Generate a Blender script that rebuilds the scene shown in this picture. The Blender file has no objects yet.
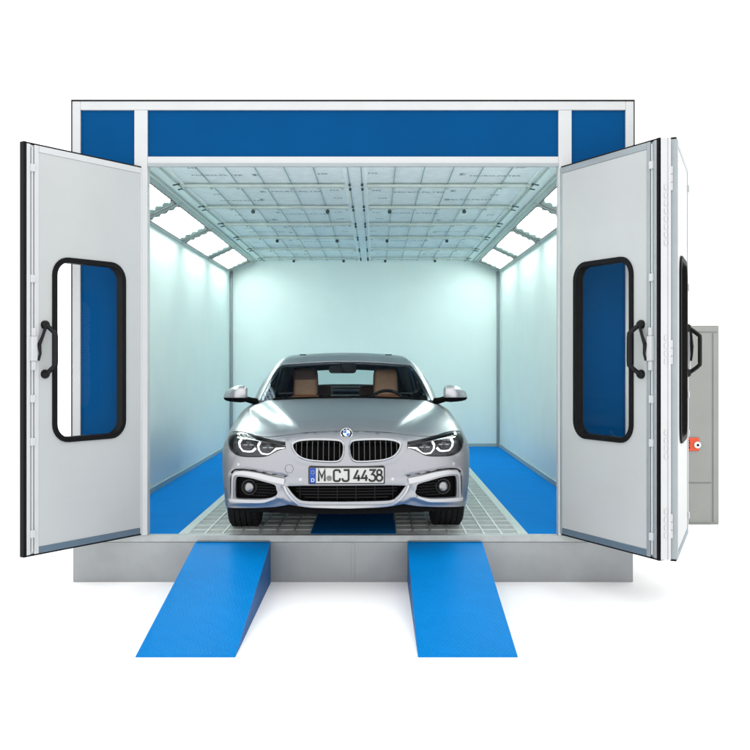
import bpy, math, random
import numpy as np
from mathutils import Vector, Matrix
from mathutils.geometry import delaunay_2d_cdt
S = bpy.context.scene
R = math.radians
# ------------------------------------------------------------------ camera
cam = bpy.data.objects.new('camera', bpy.data.cameras.new('camera'))
S.collection.objects.link(cam); S.camera = cam
cam.location = (0, -6.8, 1.618); cam.rotation_euler = (R(90), 0, 0)
cam.data.lens = 44.6; cam.data.sensor_width = 36; cam.data.clip_end = 500
cam.data.shift_x = -.00133; cam.data.shift_y = -.0187
# ------------------------------------------------------------------ world: plain white studio surround
wd = bpy.data.worlds.new('World'); S.world = wd; wd.use_nodes = True
bg = wd.node_tree.nodes['Background']; bg.inputs[0].default_value = (1, 1, 1, 1); bg.inputs[1].default_value = 1.8
vs = S.view_settings; vs.view_transform = 'Standard'; vs.look = 'None'; vs.exposure = 0; vs.gamma = 1
S.cycles.use_denoising = True; S.cycles.max_bounces = 10; S.cycles.diffuse_bounces = 6; S.cycles.transparent_max_bounces = 24
S.cycles.sample_clamp_indirect = 6
TUBE_E = 16.0
# ------------------------------------------------------------------ object helpers
def link(o, parent=None):
    S.collection.objects.link(o)
    if parent is not None: o.parent = parent
    return o
def thing(name, loc, rz, label, cat, group=None):
    o = bpy.data.objects.new(name, None); link(o); o.location = loc; o.rotation_euler = (0, 0, rz)
    o['label'] = label; o['category'] = cat; o.empty_display_size = .1
    if group: o['group'] = group
    return o
class MB:
    def __init__(s): s.v = []; s.f = []
    def add(s, vs, fs):
        b = len(s.v); s.v += [tuple(float(c) for c in p) for p in vs]; s.f += [tuple(i + b for i in f) for f in fs]; return s
    def box(s, x0, x1, y0, y1, z0, z1):
        return s.add([(x0,y0,z0),(x1,y0,z0),(x1,y1,z0),(x0,y1,z0),(x0,y0,z1),(x1,y0,z1),(x1,y1,z1),(x0,y1,z1)],
                     [(0,3,2,1),(4,5,6,7),(0,1,5,4),(1,2,6,5),(2,3,7,6),(3,0,4,7)])
    def hexa(s, P):   # eight corners, bottom ring then top ring
        return s.add(P, [(0,3,2,1),(4,5,6,7),(0,1,5,4),(1,2,6,5),(2,3,7,6),(3,0,4,7)])
    def tube(s, P, r, n=10, closed=False, cap=True, flat=None):
        P = [Vector(p) for p in P]; m = len(P); rs = r if isinstance(r, (list, tuple)) else [r] * m; rings = []; up = None
        for i in range(m):
            a = P[(i - 1) % m] if closed or i else P[0]; b = P[(i + 1) % m] if closed or i < m - 1 else P[-1]
            t = (b - a).normalized()
            if up is None:
                up = Vector((0, 0, 1)) if abs(t.z) < .9 else Vector((1, 0, 0))
            e1 = (up - t * up.dot(t)).normalized(); up = e1; e2 = t.cross(e1)
            rings.append([P[i] + (e1 * math.cos(k * 2 * math.pi / n) + e2 * math.sin(k * 2 * math.pi / n)) * rs[i] for k in range(n)])
        vs = [p for q in rings for p in q]; fs = []
        for i in range(m if closed else m - 1):
            j = (i + 1) % m
            for k in range(n): fs.append((i*n+k, i*n+(k+1) % n, j*n+(k+1) % n, j*n+k))
        if cap and not closed: fs.append(tuple(range(n))[::-1]); fs.append(tuple(range((m-1)*n, m*n)))
        return s.add(vs, fs)
    def lathe(s, prof, o=(0,0,0), axis='x', n=48, closed=False):   # prof: (along axis, radius)
        vs = []; m = len(prof)
        for a, r in prof:
            for k in range(n):
                c, q = math.cos(k*2*math.pi/n)*r, math.sin(k*2*math.pi/n)*r
                p = {'x': (a, c, q), 'y': (c, a, q), 'z': (c, q, a)}[axis]; vs.append((p[0]+o[0], p[1]+o[1], p[2]+o[2]))
        fs = [(i*n+k, i*n+(k+1) % n, ((i+1) % m)*n+(k+1) % n, ((i+1) % m)*n+k) for i in range(m if closed else m-1) for k in range(n)]
        if not closed:
            if prof[0][1] > 1e-4: fs.append(tuple(range(n))[::-1])
            if prof[-1][1] > 1e-4: fs.append(tuple(range((m-1)*n, m*n)))
        return s.add(vs, fs)
    def ball(s, c, r, n=14, m=8):
        rx, ry, rz = r if isinstance(r, tuple) else (r, r, r)
        vs = []
        for i in range(m+1):
            th = math.pi*i/m
            for k in range(n): vs.append((c[0]+rx*math.sin(th)*math.cos(k*2*math.pi/n), c[1]+ry*math.sin(th)*math.sin(k*2*math.pi/n), c[2]+rz*math.cos(th)))
        return s.add(vs, [(i*n+k, (i+1)*n+k, (i+1)*n+(k+1) % n, i*n+(k+1) % n) for i in range(m) for k in range(n)])
    def prism(s, outline, holes, m, t):   # 2D outline -> solid; m maps (a, b, depth) to xyz
        for va, tri, loops in [cdt(outline, holes)]:
            n = len(va); vs = [m(a, b, 0) for a, b in va] + [m(a, b, t) for a, b in va]
            fs = [tuple(f) for f in tri] + [tuple(i + n for i in f[::-1]) for f in tri]
            for lp in loops:
                for i in range(len(lp)): j = (i+1) % len(lp); fs.append((lp[i], lp[i]+n, lp[j]+n, lp[j]))
            s.add(vs, fs)
        return s
    def each(s, name, mat, parent=None, **kw):   # every loose piece becomes an object of its own
        r = list(range(len(s.v)))
        def root(i):
            while r[i] != i: r[i] = r[r[i]]; i = r[i]
            return i
        for f in s.f:
            for q in f[1:]: r[root(q)] = root(f[0])
        gr = {}
        for f in s.f: gr.setdefault(root(f[0]), []).append(f)
        out = []
        for k, fs in gr.items():
            b = MB(); ids = sorted({i for f in fs for i in f}); mp = {i: n for n, i in enumerate(ids)}
            b.v = [s.v[i] for i in ids]; b.f = [tuple(mp[i] for i in f) for f in fs]; out.append(b.build(name, mat, parent, **kw))
        return out
    def build(s, name, mat, parent=None, smooth=False, bevel=0, seg=2, label=None, loc=None, rz=0):
        me = bpy.data.meshes.new(name); me.from_pydata(s.v, [], s.f); me.validate()
        import bmesh
        bm = bmesh.new(); bm.from_mesh(me); bmesh.ops.remove_doubles(bm, verts=bm.verts, dist=1e-5)
        bmesh.ops.recalc_face_normals(bm, faces=bm.faces); bm.to_mesh(me); bm.free()
        me.materials.append(mat)
        o = link(bpy.data.objects.new(name, me), parent)
        if smooth:
            me.polygons.foreach_set('use_smooth', [True]*len(me.polygons)); me.set_sharp_from_angle(angle=R(38))
        if bevel:
            b = o.modifiers.new('bevel', 'BEVEL'); b.width = bevel; b.segments = seg; b.limit_method = 'ANGLE'; b.angle_limit = R(40)
            me.polygons.foreach_set('use_smooth', [True]*len(me.polygons)); me.set_sharp_from_angle(angle=R(38))
        if label: o['label'] = label
        if loc is not None: o.location = loc
        if rz: o.rotation_euler = (0, 0, rz)
        return o
def inside(pts, poly):
    pts = np.asarray(pts, float); x, y = pts[:, 0], pts[:, 1]; r = np.zeros(len(pts), bool); n = len(poly)
    for i in range(n):
        x0, y0 = poly[i]; x1, y1 = poly[(i+1) % n]
        c = ((y0 > y) != (y1 > y)); 
        with np.errstate(divide='ignore', invalid='ignore'): xi = (x1-x0)*(y-y0)/(y1-y0)+x0
        r ^= c & (x < xi)
    return r
def cdt(outline, holes=(), extra=()):
    vs = []; es = []
    for lp in [outline, *holes]:
        b = len(vs); n = len(lp); vs += [Vector((float(a), float(c))) for a, c in lp]; es += [(b+i, b+(i+1) % n) for i in range(n)]
    vs += [Vector((float(a), float(c))) for a, c in extra]
    V, E, F, ov, oe, of = delaunay_2d_cdt(vs, es, [], 0, 1e-7)
    A = np.array([(p.x, p.y) for p in V]); F = [tuple(f) for f in F if len(f) == 3]
    if not F: return A, [], []
    C = np.array([A[list(f)].mean(0) for f in F]); ok = inside(C, outline)
    for h in holes: ok &= ~inside(C, h)
    T = []
    for f, k in zip(F, ok):
        if k:
            a, b, c = A[f[0]], A[f[1]], A[f[2]]
            T.append(f if (b[0]-a[0])*(c[1]-a[1])-(b[1]-a[1])*(c[0]-a[0]) > 0 else f[::-1])
    inv = {}
    for i, o in enumerate(ov):
        for k in o: inv[k] = i
    loops = []; b = 0
    for lp in [outline, *holes]:
        q = [inv[b+i] for i in range(len(lp))]; loops.append(q); b += len(lp)
    return A, T, loops
def rrect(x0, x1, z0, z1, r, n=7):
    P = []
    for cx, cz, a in ((x1-r, z1-r, 0), (x0+r, z1-r, 90), (x0+r, z0+r, 180), (x1-r, z0+r, 270)):
        for k in range(n+1): t = R(a+90*k/n); P.append((cx+r*math.cos(t), cz+r*math.sin(t)))
    return P
def inset(lp, d):   # move a closed loop inwards by d
    P = np.array(lp, float); n = len(P); ar = sum(P[i,0]*P[(i+1)%n,1]-P[(i+1)%n,0]*P[i,1] for i in range(n)); sg = 1 if ar > 0 else -1; out = []
    for i in range(n):
        a, b, c = P[i-1], P[i], P[(i+1) % n]; e1 = (b-a)/max(np.linalg.norm(b-a), 1e-9); e2 = (c-b)/max(np.linalg.norm(c-b), 1e-9)
        n1 = np.array((-e1[1], e1[0]))*sg; n2 = np.array((-e2[1], e2[0]))*sg; m = n1+n2; m = m/max(np.linalg.norm(m), 1e-6)
        out.append(tuple(b + m*d/max(m.dot(n1), .5)))
    return out
def smooth_loop(P, per=6, closed=True):
    P = np.array(P, float); n = len(P); out = []
    for i in range(n if closed else n-1):
        p0, p1, p2, p3 = (P[(i-1) % n], P[i], P[(i+1) % n], P[(i+2) % n]) if closed else (P[max(i-1,0)], P[i], P[i+1], P[min(i+2,n-1)])
        for k in range(per):
            t = k/per; out.append(tuple(.5*((2*p1)+(-p0+p2)*t+(2*p0-5*p1+4*p2-p3)*t*t+(-p0+3*p1-3*p2+p3)*t**3)))
    if not closed: out.append(tuple(P[-1]))
    return out
def dens(P, d=.02, closed=True):
    P = [tuple(p) for p in P]; out = []; n = len(P)
    for i in range(n if closed else n-1):
        a = np.array(P[i], float); b = np.array(P[(i+1) % n], float); k = max(1, int(math.ceil(np.linalg.norm(b-a)/d)))
        out += [tuple(a+(b-a)*j/k) for j in range(k)]
    if not closed: out.append(P[-1])
    return out
def text_mesh(body, size, extr=0.0, cx=True, cy=False):
    cu = bpy.data.curves.new('t', 'FONT'); cu.body = body; cu.size = size; cu.extrude = extr
    if cx: cu.align_x = 'CENTER'
    if cy: cu.align_y = 'CENTER'
    o = bpy.data.objects.new('t', cu); link(o); dg = bpy.context.evaluated_depsgraph_get(); dg.update()
    me = bpy.data.meshes.new_from_object(o.evaluated_get(dg)); vs = [tuple(v.co) for v in me.vertices]; fs = [tuple(p.vertices) for p in me.polygons]
    bpy.data.objects.remove(o); bpy.data.meshes.remove(me); bpy.data.curves.remove(cu)
    return vs, fs
# ------------------------------------------------------------------ materials
def srgb(r, g, b): return tuple(((c/255)/12.92 if c <= 10.3 else ((c/255+.055)/1.055)**2.4) for c in (r, g, b))
def mat(name, col, rough=.5, metal=0, coat=0, emit=None, es=0, noise=0, nscale=8, bump=0, bscale=60, stretch=(1,1,1), spec=.5, rvar=0):
    m = bpy.data.materials.new(name); m.use_nodes = True; nt = m.node_tree; p = nt.nodes['Principled BSDF']
    p.inputs['Base Color'].default_value = (*col, 1); p.inputs['Roughness'].default_value = rough; p.inputs['Metallic'].default_value = metal
    p.inputs['Coat Weight'].default_value = coat; p.inputs['Coat Roughness'].default_value = .04; p.inputs['Specular IOR Level'].default_value = spec
    if emit: p.inputs['Emission Color'].default_value = (*emit, 1); p.inputs['Emission Strength'].default_value = es
    N = nt.nodes.new; L = nt.links.new
    if noise or bump or rvar:
        tc = N('ShaderNodeTexCoord'); mp = N('ShaderNodeMapping'); L(tc.outputs['Object'], mp.inputs[0]); mp.inputs['Scale'].default_value = stretch
    if noise:
        n = N('ShaderNodeTexNoise'); n.inputs['Scale'].default_value = nscale; n.inputs['Detail'].default_value = 6; n.inputs['Roughness'].default_value = .6
        L(mp.outputs[0], n.inputs['Vector'])
        mr = N('ShaderNodeMapRange'); mr.inputs[1].default_value = .3; mr.inputs[2].default_value = .7; mr.inputs[3].default_value = 1-noise; mr.inputs[4].default_value = 1+noise*.6
        L(n.outputs[0], mr.inputs[0]); mx = N('ShaderNodeMix'); mx.data_type = 'RGBA'; mx.blend_type = 'MULTIPLY'; mx.inputs[0].default_value = 1
        mx.inputs[6].default_value = (*col, 1); L(mr.outputs[0], mx.inputs[7]); L(mx.outputs[2], p.inputs['Base Color'])
    if rvar:
        n = N('ShaderNodeTexNoise'); n.inputs['Scale'].default_value = nscale*1.7; n.inputs['Detail'].default_value = 4; L(mp.outputs[0], n.inputs['Vector'])
        mr = N('ShaderNodeMapRange'); mr.inputs[3].default_value = rough-rvar; mr.inputs[4].default_value = rough+rvar; L(n.outputs[0], mr.inputs[0]); L(mr.outputs[0], p.inputs['Roughness'])
    if bump:
        n = N('ShaderNodeTexNoise'); n.inputs['Scale'].default_value = bscale; n.inputs['Detail'].default_value = 3; L(mp.outputs[0], n.inputs['Vector'])
        b = N('ShaderNodeBump'); b.inputs['Strength'].default_value = bump; b.inputs['Distance'].default_value = .004; L(n.outputs[0], b.inputs['Height']); L(b.outputs[0], p.inputs['Normal'])
    return m
def glassy(name, tint, gloss_col=(1,1,1), rough=.02, ior=1.5, mixmin=0):
    m = bpy.data.materials.new(name); m.use_nodes = True; nt = m.node_tree; nt.nodes.clear(); N = nt.nodes.new; L = nt.links.new
    o = N('ShaderNodeOutputMaterial'); mx = N('ShaderNodeMixShader'); t = N('ShaderNodeBsdfTransparent'); g = N('ShaderNodeBsdfGlossy'); f = N('ShaderNodeFresnel')
    t.inputs[0].default_value = (*tint, 1); g.inputs[0].default_value = (*gloss_col, 1); g.inputs['Roughness'].default_value = rough; f.inputs[0].default_value = ior
    ge = N('ShaderNodeNewGeometry'); iv = N('ShaderNodeMath'); iv.operation = 'SUBTRACT'; iv.inputs[0].default_value = 1; L(ge.outputs['Backfacing'], iv.inputs[1])
    mu = N('ShaderNodeMath'); mu.operation = 'MULTIPLY'; L(f.outputs[0], mu.inputs[0]); L(iv.outputs[0], mu.inputs[1])
    L(mu.outputs[0], mx.inputs[0]); L(t.outputs[0], mx.inputs[1]); L(g.outputs[0], mx.inputs[2]); L(mx.outputs[0], o.inputs[0]); return m
def tread(name, col, rough=.42):
    m = mat(name, col, rough, spec=.04, noise=.07, nscale=3); nt = m.node_tree; N = nt.nodes.new; L = nt.links.new; p = nt.nodes['Principled BSDF']
    tc = N('ShaderNodeTexCoord'); hs = []
    for ang in (38, -38):      # small raised lozenges in two crossing directions
        mp = N('ShaderNodeMapping'); mp.inputs['Rotation'].default_value = (0, 0, R(ang)); mp.inputs['Scale'].default_value = (30, 62, 1) if ang > 0 else (62, 30, 1)
        v = N('ShaderNodeTexVoronoi'); v.inputs['Scale'].default_value = 1; v.inputs['Randomness'].default_value = 0; L(tc.outputs['Object'], mp.inputs[0]); L(mp.outputs[0], v.inputs['Vector'])
        r = N('ShaderNodeMapRange'); r.inputs[1].default_value = .18; r.inputs[2].default_value = .34; r.inputs[3].default_value = 1; r.inputs[4].default_value = 0; L(v.outputs['Distance'], r.inputs[0]); hs.append(r)
    a = N('ShaderNodeMath'); a.operation = 'MAXIMUM'; L(hs[0].outputs[0], a.inputs[0]); L(hs[1].outputs[0], a.inputs[1])
    b = N('ShaderNodeBump'); b.inputs['Strength'].default_value = .9; b.inputs['Distance'].default_value = .003; L(a.outputs[0], b.inputs['Height']); L(b.outputs[0], p.inputs['Normal'])
    return m
M = {}
M['ground'] = mat('ground', (.97,.97,.97), .9, spec=0)
M['galv'] = mat('galvanised_steel', (.30,.315,.325), .34, .5, noise=.16, nscale=1.8, rvar=.08)
M['border'] = mat('floor_border', (.52,.60,.57), .5, noise=.1, nscale=9)
M['galv_floor'] = mat('steel_floor', (.78,.82,.81), .5, .0, noise=.12, nscale=9)
M['grate'] = mat('steel_grating', (.50,.55,.53), .6, .0, noise=.22, nscale=16)
M['alu'] = mat('white_aluminium', (.50,.512,.52), .4, .0, noise=.03, nscale=5)
M['alu_grey'] = mat('grey_aluminium', (.30,.335,.35), .35, .3, noise=.06, nscale=7)
M['alu_blue'] = mat('blue_grey_rail', (.11,.16,.21), .4, .2, noise=.08, nscale=7)
M['blue'] = mat('blue_panel', (.0,.058,.185), .5, spec=.04, noise=.08, nscale=1.5)
M['door'] = mat('door_panel', (.425,.44,.44), .38, noise=.035, nscale=2, bump=.03, bscale=2.5)
M['mint'] = mat('mint_wall', (.83,.915,.878), .5, spec=.15, noise=.025, nscale=2, bump=.03, bscale=3)
M['mint_trim'] = mat('mint_trim', (.42,.50,.47), .4, noise=.05, nscale=6)
M['filter'] = mat('filter_cloth', (.86,.93,.925), .95, spec=.1, noise=.08, nscale=14, bump=.3, bscale=30)
M['rod'] = mat('steel_rod', (.30,.41,.41), .5, .2)
M['bar'] = mat('filter_bar', (.60,.66,.61), .45, .0, noise=.15, nscale=10)
M['print'] = mat('dark_print', (.05,.10,.12), .9, spec=.1)
M['knob'] = mat('dark_knob', (.03,.06,.065), .5)
M['rubber'] = mat('black_rubber', (.004,.004,.0045), .6, spec=.12, bump=.1, bscale=80)
M['blackpl'] = mat('black_plastic', (.004,.004,.0045), .3, spec=.2)
M['tread'] = tread('blue_tread_plate', (.0,.185,.53))
M['tread_in'] = tread('blue_floor_plate', (.0,.185,.56), .8)
M['reflector'] = mat('lamp_reflector', (.75,.85,.82), .3)
M['tube'] = mat('lamp_tube', (1,1,1), .4, emit=(.93,1,.98), es=TUBE_E)
M['gasket_red'] = mat('brown_gasket', (.16,.085,.08), .6)
M['pane'] = glassy('clear_pane', (.985,.99,.99), rough=.01, ior=1.13)
M['cab'] = mat('grey_cabinet', (.255,.26,.245), .45, .1, noise=.05, nscale=3)
M['vent'] = mat('white_vent', (.7,.7,.7), .5)
M['orange'] = mat('orange_plate', (.62,.06,.012), .4)
M['sill'] = mat('sill_steel', (.40,.425,.42), .45, .1, noise=.15, nscale=9)
M['mint_joint'] = mat('wall_joint', (.60,.70,.665), .5)
# ================================================================== SETTING
g = MB().box(-150, 150, -150, 150, -.1, 0).build('ground', M['ground']); g['kind'] = 'structure'
# ================================================================== PAINT BOOTH
CX = -.168; HW = 2.05; FZ = .344; DEP = 7.0
booth = thing('paint_booth', (CX, 0, 0), 0, 'car spray booth with blue front panels, open folding doors and a lit mint interior', 'paint booth')
def rail(name, m, *boxes, parent=booth, bevel=.003, label=None):
    b = MB()
    for q in boxes: b.box(*q)
    return b.build(name, m, parent, bevel=bevel, label=label)
# plinth
def rails(name, m, *boxes, parent=booth, bevel=.003):
    for q in boxes: MB().box(*q).build(name, m, parent, bevel=bevel)
pl = MB().box(-HW, HW, 0, DEP, 0, FZ-.05)
plinth = pl.build('plinth', M['galv'], booth, bevel=.004)
rail('seam_strip', M['galv'], (-.012, .012, -.004, .002, .005, FZ-.06), parent=plinth, bevel=.001)
rail('sill', M['sill'], (-HW, HW, -.012, .05, FZ-.048, FZ), parent=booth)
# front frame
z1 = 3.514
rails('frame_profile', M['alu'],
     (-HW, -HW+.06, -.02, .05, FZ+.001, z1), (HW-.06, HW, -.02, .05, FZ+.001, z1),
     (-1.596, -1.50, -.02, .06, FZ+.001, 3.449), (1.50, 1.596, -.02, .06, FZ+.001, 3.449),
     (-HW+.0605, HW-.0605, -.02, .05, 3.45, z1),
     (-1.4995, 1.4995, -.02, .05, 3.045, 3.11),
     (-HW+.0605, -1.5965, -.02, .05, FZ+.001, FZ+.06), (1.5965, HW-.0605, -.02, .05, FZ+.001, FZ+.06))
rail('header_panel', M['blue'], (-1.4995, 1.4995, -.002, .04, 3.11, 3.45), bevel=0)
for s in (-1, 1):
    a, b = sorted((s*1.5965, s*(HW-.0605)))
    rail('front_panel', M['blue'], (a, b, -.002, .04, FZ+.06, 3.45), bevel=0)
rails('edge_trim', M['rubber'], (-HW-.006, HW+.006, -.024, 0.05, z1, z1+.010), (-HW-.006, -HW, -.024, .05, FZ, z1), (HW, HW+.006, -.024, .05, FZ, z1), bevel=0)
rail('drip_rail', M['alu_grey'], (-1.4995, 1.4995, -.026, -.02, 3.036, 3.060), bevel=.001)
# shell: side walls, rear wall, roof
for s in (-1, 1):
    a, b = sorted((s*2.0, s*HW))
    w = rail('side_wall', M['mint'], (a, b, .0505, DEP, FZ-.049, z1-.01), bevel=0)
    a, b = sorted((s*1.985, s*1.9995)); rail('skirting', M['mint_trim'], (a, b, .06, DEP-.03, FZ+.002, FZ+.055), parent=w, bevel=.002)
    a, b = sorted((s*1.955, s*1.999)); rail('corner_trim', M['alu_grey'], (a, b, DEP-.045, DEP-.001, FZ+.002, 2.95), parent=w, bevel=.006)
wb = rail('rear_wall', M['mint'], (-1.9999, 1.9999, DEP, DEP+.05, FZ-.049, z1-.01), bevel=0)
rail('skirting', M['mint_trim'], (-1.95, 1.95, DEP-.014, DEP-.0005, FZ+.002, FZ+.05), parent=wb, bevel=.002)
rail('roof', M['alu'], (-HW, HW, .051, DEP+.05, z1-.009, z1), bevel=0)
# floor
FL = FZ-.05
rail('floor_base', M['grate'], (-1.99, 1.99, .051, DEP-.001, FL, FZ-.03), bevel=0)
for s in (-1, 1):
    a, b = sorted((s*1.29, s*1.984)); rail('floor_plate', M['tread_in'], (a, b, .052, DEP-.015, FZ-.03, FZ+.002), bevel=.002, label='blue studded floor plate along the side wall')
    a, b = sorted((s*1.228, s*1.2895)); rail('floor_border', M['border'], (a, b, .052, DEP-.015, FZ-.03, FZ+.001), bevel=.002)
rail('centre_plate', M['tread_in'], (-.315, .315, .052, DEP-.4, FZ-.03, FZ+.002), bevel=.002, label='blue plate running down the middle of the floor')
for s in (-1, 1):
    b = MB(); x0, x1 = .3155, 1.2275; n = 7; w = (x1-x0)/n
    for k in range(n+1):
        xx = x0+k*w; q = .006
        a1, a2 = sorted((s*max(x0, xx-q), s*min(x1, xx+q))); b.box(a1, a2, .053, DEP-.015, FZ-.028, FZ)
    y = .053; k = 0
    while y < DEP-.2:
        b.box(*sorted((s*x0, s*x1)), y, y+.012, FZ-.027, FZ-.0015); y += .19; k += 1
    y = .053
    b.build('floor_grating', M['galv_floor'], booth)
    c = MB(); y = .066
    while y < DEP-.2:      # bearing bars between the frames
        for j in range(5): c.box(*sorted((s*x0, s*x1)), y+.012+j*.034, y+.030+j*.034, FZ-.026, FZ-.006)
        y += .19
    c.build('grating_bars', M['grate'], booth)
# ceiling
CZ = 3.118; FX = 1.45
for s in (-1, 1):
    a, b = sorted((s*FX, s*1.63)); cl = rail('ceiling_edge', M['mint'], (a, b, .06, DEP-.001, CZ-.012, CZ+.05), bevel=.003)
    a, b = sorted((s*(FX+.035), s*(FX+.045))); rail('edge_rail', M['mint_trim'], (a, b, .06, DEP-.01, CZ-.028, CZ-.0125), parent=cl, bevel=.001)
    a, b = sorted((s*1.60, s*1.63)); rail('edge_rail', M['mint_trim'], (a, b, .06, DEP-.01, CZ-.03, CZ-.0125), parent=cl, bevel=.001)
    a, b = sorted((s*1.6305, s*1.999)); rail('cover_panel', M['mint'], (a, b, .06, .235, CZ-.2, CZ+.05), bevel=.003)
for s in (-1, 1):
    a, b = sorted((s*.09, s*FX)); ft = rail('filter_mat', M['filter'], (a, b, .06, DEP-.001, CZ+.002, CZ+.03), bevel=0)
    t = MB(); random.seed(4+s)
    bays = [.06, 1.05, 2.15, 3.25, 4.35, 5.5, 6.6]
    for i in range(len(bays)-1):
        for (tx, ty, tw, ttxt, rot) in ((.55, .35, .055, 'MICRO-FILTER', 0), (1.1, .72, .05, 'MICRO-FILTER', 0), (.20, .25, .05, 'M5', 0), (.20, .65, .05, 'M5', 0), (.84, .3, .055, 'MF', 1), (.84, .7, .055, 'MF', 1), (1.3, .45, .05, 'MF', 0)):
            rx = random.uniform(-.06, .06)
            vs, fs = text_mesh(ttxt, tw*1.3); y0 = bays[i]+(bays[i+1]-bays[i])*ty+((i*37) % 5)*.05-.05+random.uniform(-.04, .04)
            ca, sa = (1, 0) if rot == 0 else (0, 1)
            t.add([(s*tx+rx+(v[0]*ca-v[1]*sa), y0-(v[0]*sa+v[1]*ca), CZ+.001) for v in vs], fs)
    t.build('printed_text', M['print'], ft)
    b = MB(); k = 1; x = .09+.227
    while x < FX-.05:
        b.tube([(s*x, .06, CZ-.006), (s*x, DEP-.002, CZ-.006)], .0045, 6); x += .227
    b.each('support_rod', M['rod'], booth, smooth=True)
    for yb in bays[1:]:
        a, c = sorted((s*.095, s*(FX+.02)))
        br = rail('cross_bar', M['bar'], (a, c, yb-.030, yb+.030, CZ-.034, CZ-.012), bevel=.004)
        cb = MB()
        for k in range(7): xx = s*(.09+.227*k if k else .115); cb.box(xx-.012, xx+.012, yb-.028, yb+.028, CZ-.046, CZ-.0345)
        cb.each('clip', M['mint_trim'], br, bevel=.002)
    for yb in bays[2::2]:
        for xx in (.30, 1.02): MB().lathe([(0, .008), (.008, .018), (.022, .02), (.034, .014), (.04, .006)], (s*xx, yb+.03, CZ-.075), 'z', 16).build('lock_knob', M['knob'], booth, smooth=True)
    c = MB()
    for yb in bays[1:]:
        for dy in (-.13, .07): 
            c.tube([(s*(FX+.02), yb+dy, CZ-.03), (s*(FX+.075), yb+dy+.03, CZ-.034)], .006, 6)
            c.ball((s*(FX+.02), yb+dy, CZ-.032), .010, 8, 5)
    c.each('edge_clip', M['knob'], booth, smooth=True)
cb = rail('centre_beam', M['filter'], (-.09, .09, .06, DEP-.001, CZ-.02, CZ+.03), bevel=.004)
b = MB()
for s in (-1, 1): b.box(s*.052-.0035, s*.052+.0035, .06, DEP-.01, CZ-.026, CZ-.0205)
b.each('groove', M['rod'], cb)
b = MB()
for yb in [1.05, 2.15, 3.25, 4.35, 5.5, 6.6]:
    for s in (-1, 1):
        for dy in (.08, -.12): b.lathe([(0, .011), (.018, .011), (.022, .007)], (s*.052, yb+dy, CZ-.046), 'z', 10)
b.each('bolt', M['knob'], cb, smooth=True)
# slanted light boxes between wall and ceiling
def light_box(s, y0, y1):
    A = Vector((1.632, 0, 3.088)); B = Vector((1.999, 0, 2.918)); u = (B-A).normalized(); nrm = Vector((-.42, 0, -.907)); W = (B-A).length
    P = lambda t, y, d: (s*(A.x+u.x*t-nrm.x*d), y, A.z+u.z*t-nrm.z*d)     # d: depth behind the glass
    def slab(b, t0, t1, ya, yb, d0, d1):
        b.hexa([P(t0, ya, d1), P(t1, ya, d1), P(t1, yb, d1), P(t0, yb, d1), P(t0, ya, d0), P(t1, ya, d0), P(t1, yb, d0), P(t0, yb, d0)])
    fr = MB(); f = .052
    slab(fr, 0, f, y0, y1, 0, .02); slab(fr, W-f, W, y0, y1, 0, .02); slab(fr, f+.0005, W-f-.0005, y0, y0+f, 0, .02); slab(fr, f+.0005, W-f-.0005, y1-f, y1, 0, .02)
    root = fr.build('light_box', M['mint_trim'], booth, bevel=.003)
    h = MB(); n = 4; tw = (W-2*f)/n; prof = []
    for k in range(n):      # four half round troughs
        for j in range(7 if k == n-1 else 6):
            a = math.pi*j/6; prof.append((f+tw*k+tw/2-math.cos(a)*tw/2, .028+math.sin(a)*.045))
    ys = [y0+f*.6, y0+f+.03, y1-f-.03, y1-f*.6]; vs = []
    for q, yy in enumerate(ys):
        for t, d in prof: vs.append(P(t, yy, d if q in (1, 2) else .028+(d-.028)*.35))
    m_ = len(prof); h.add(vs, [(q*m_+i, q*m_+i+1, (q+1)*m_+i+1, (q+1)*m_+i) for q in range(3) for i in range(m_-1)])
    h.build('reflector', M['reflector'], root, smooth=True)
    bk = MB(); slab(bk, .002, W-.002, y0+.002, y1-.002, .08, .095); slab(bk, .002, .012, y0+.002, y1-.002, .0205, .0795); slab(bk, W-.012, W-.002, y0+.002, y1-.002, .0205, .0795)
    slab(bk, .0125, W-.0125, y0+.002, y0+.012, .0205, .0795); slab(bk, .0125, W-.0125, y1-.012, y1-.002, .0205, .0795)
    bk.build('housing', M['alu'], root)
    gk = MB(); e = .009
    slab(gk, f-e, f, y0+f-e, y1-f+e, -.004, 0); slab(gk, W-f, W-f+e, y0+f-e, y1-f+e, -.004, 0); slab(gk, f+.0003, W-f-.0003, y0+f-e, y0+f, -.004, 0); slab(gk, f+.0003, W-f-.0003, y1-f, y1-f+e, -.004, 0)
    gk.each('gasket', M['gasket_red'], root)
    for k in range(n):
        t = f+tw*(k+.5); MB().tube([P(t, y0+f+.05, .045), P(t, y1-f-.05, .045)], .017, 10).build('lamp_tube', M['tube'], root, smooth=True)
    for y_, sg in ((y0+f, 1), (y1-f, -1)):     # scalloped grey plates added to draw the shading at the reflector ends
        ol = [(f, y_)]
        for j in range(25):
            u_ = j/24; ol.append((f+(W-2*f)*u_, y_+sg*(.03+.12*abs(math.cos(math.pi*n*u_))**.8)))
        ol.append((W-f, y_))
        if sg < 0: ol = ol[::-1]
        MB().prism(ol, [], lambda a, c, t: P(a, c, .015+t), .004).build('end_shade_plate', M['mint_trim'], root)
    gl = MB(); slab(gl, f+.001, W-f-.001, y0+f+.001, y1-f-.001, .006, .012); gl.build('pane', M['pane'], root)
for s in (-1, 1):
    for k in range(4): light_box(s, .17+k*1.665, .17+k*1.665+1.64)
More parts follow.
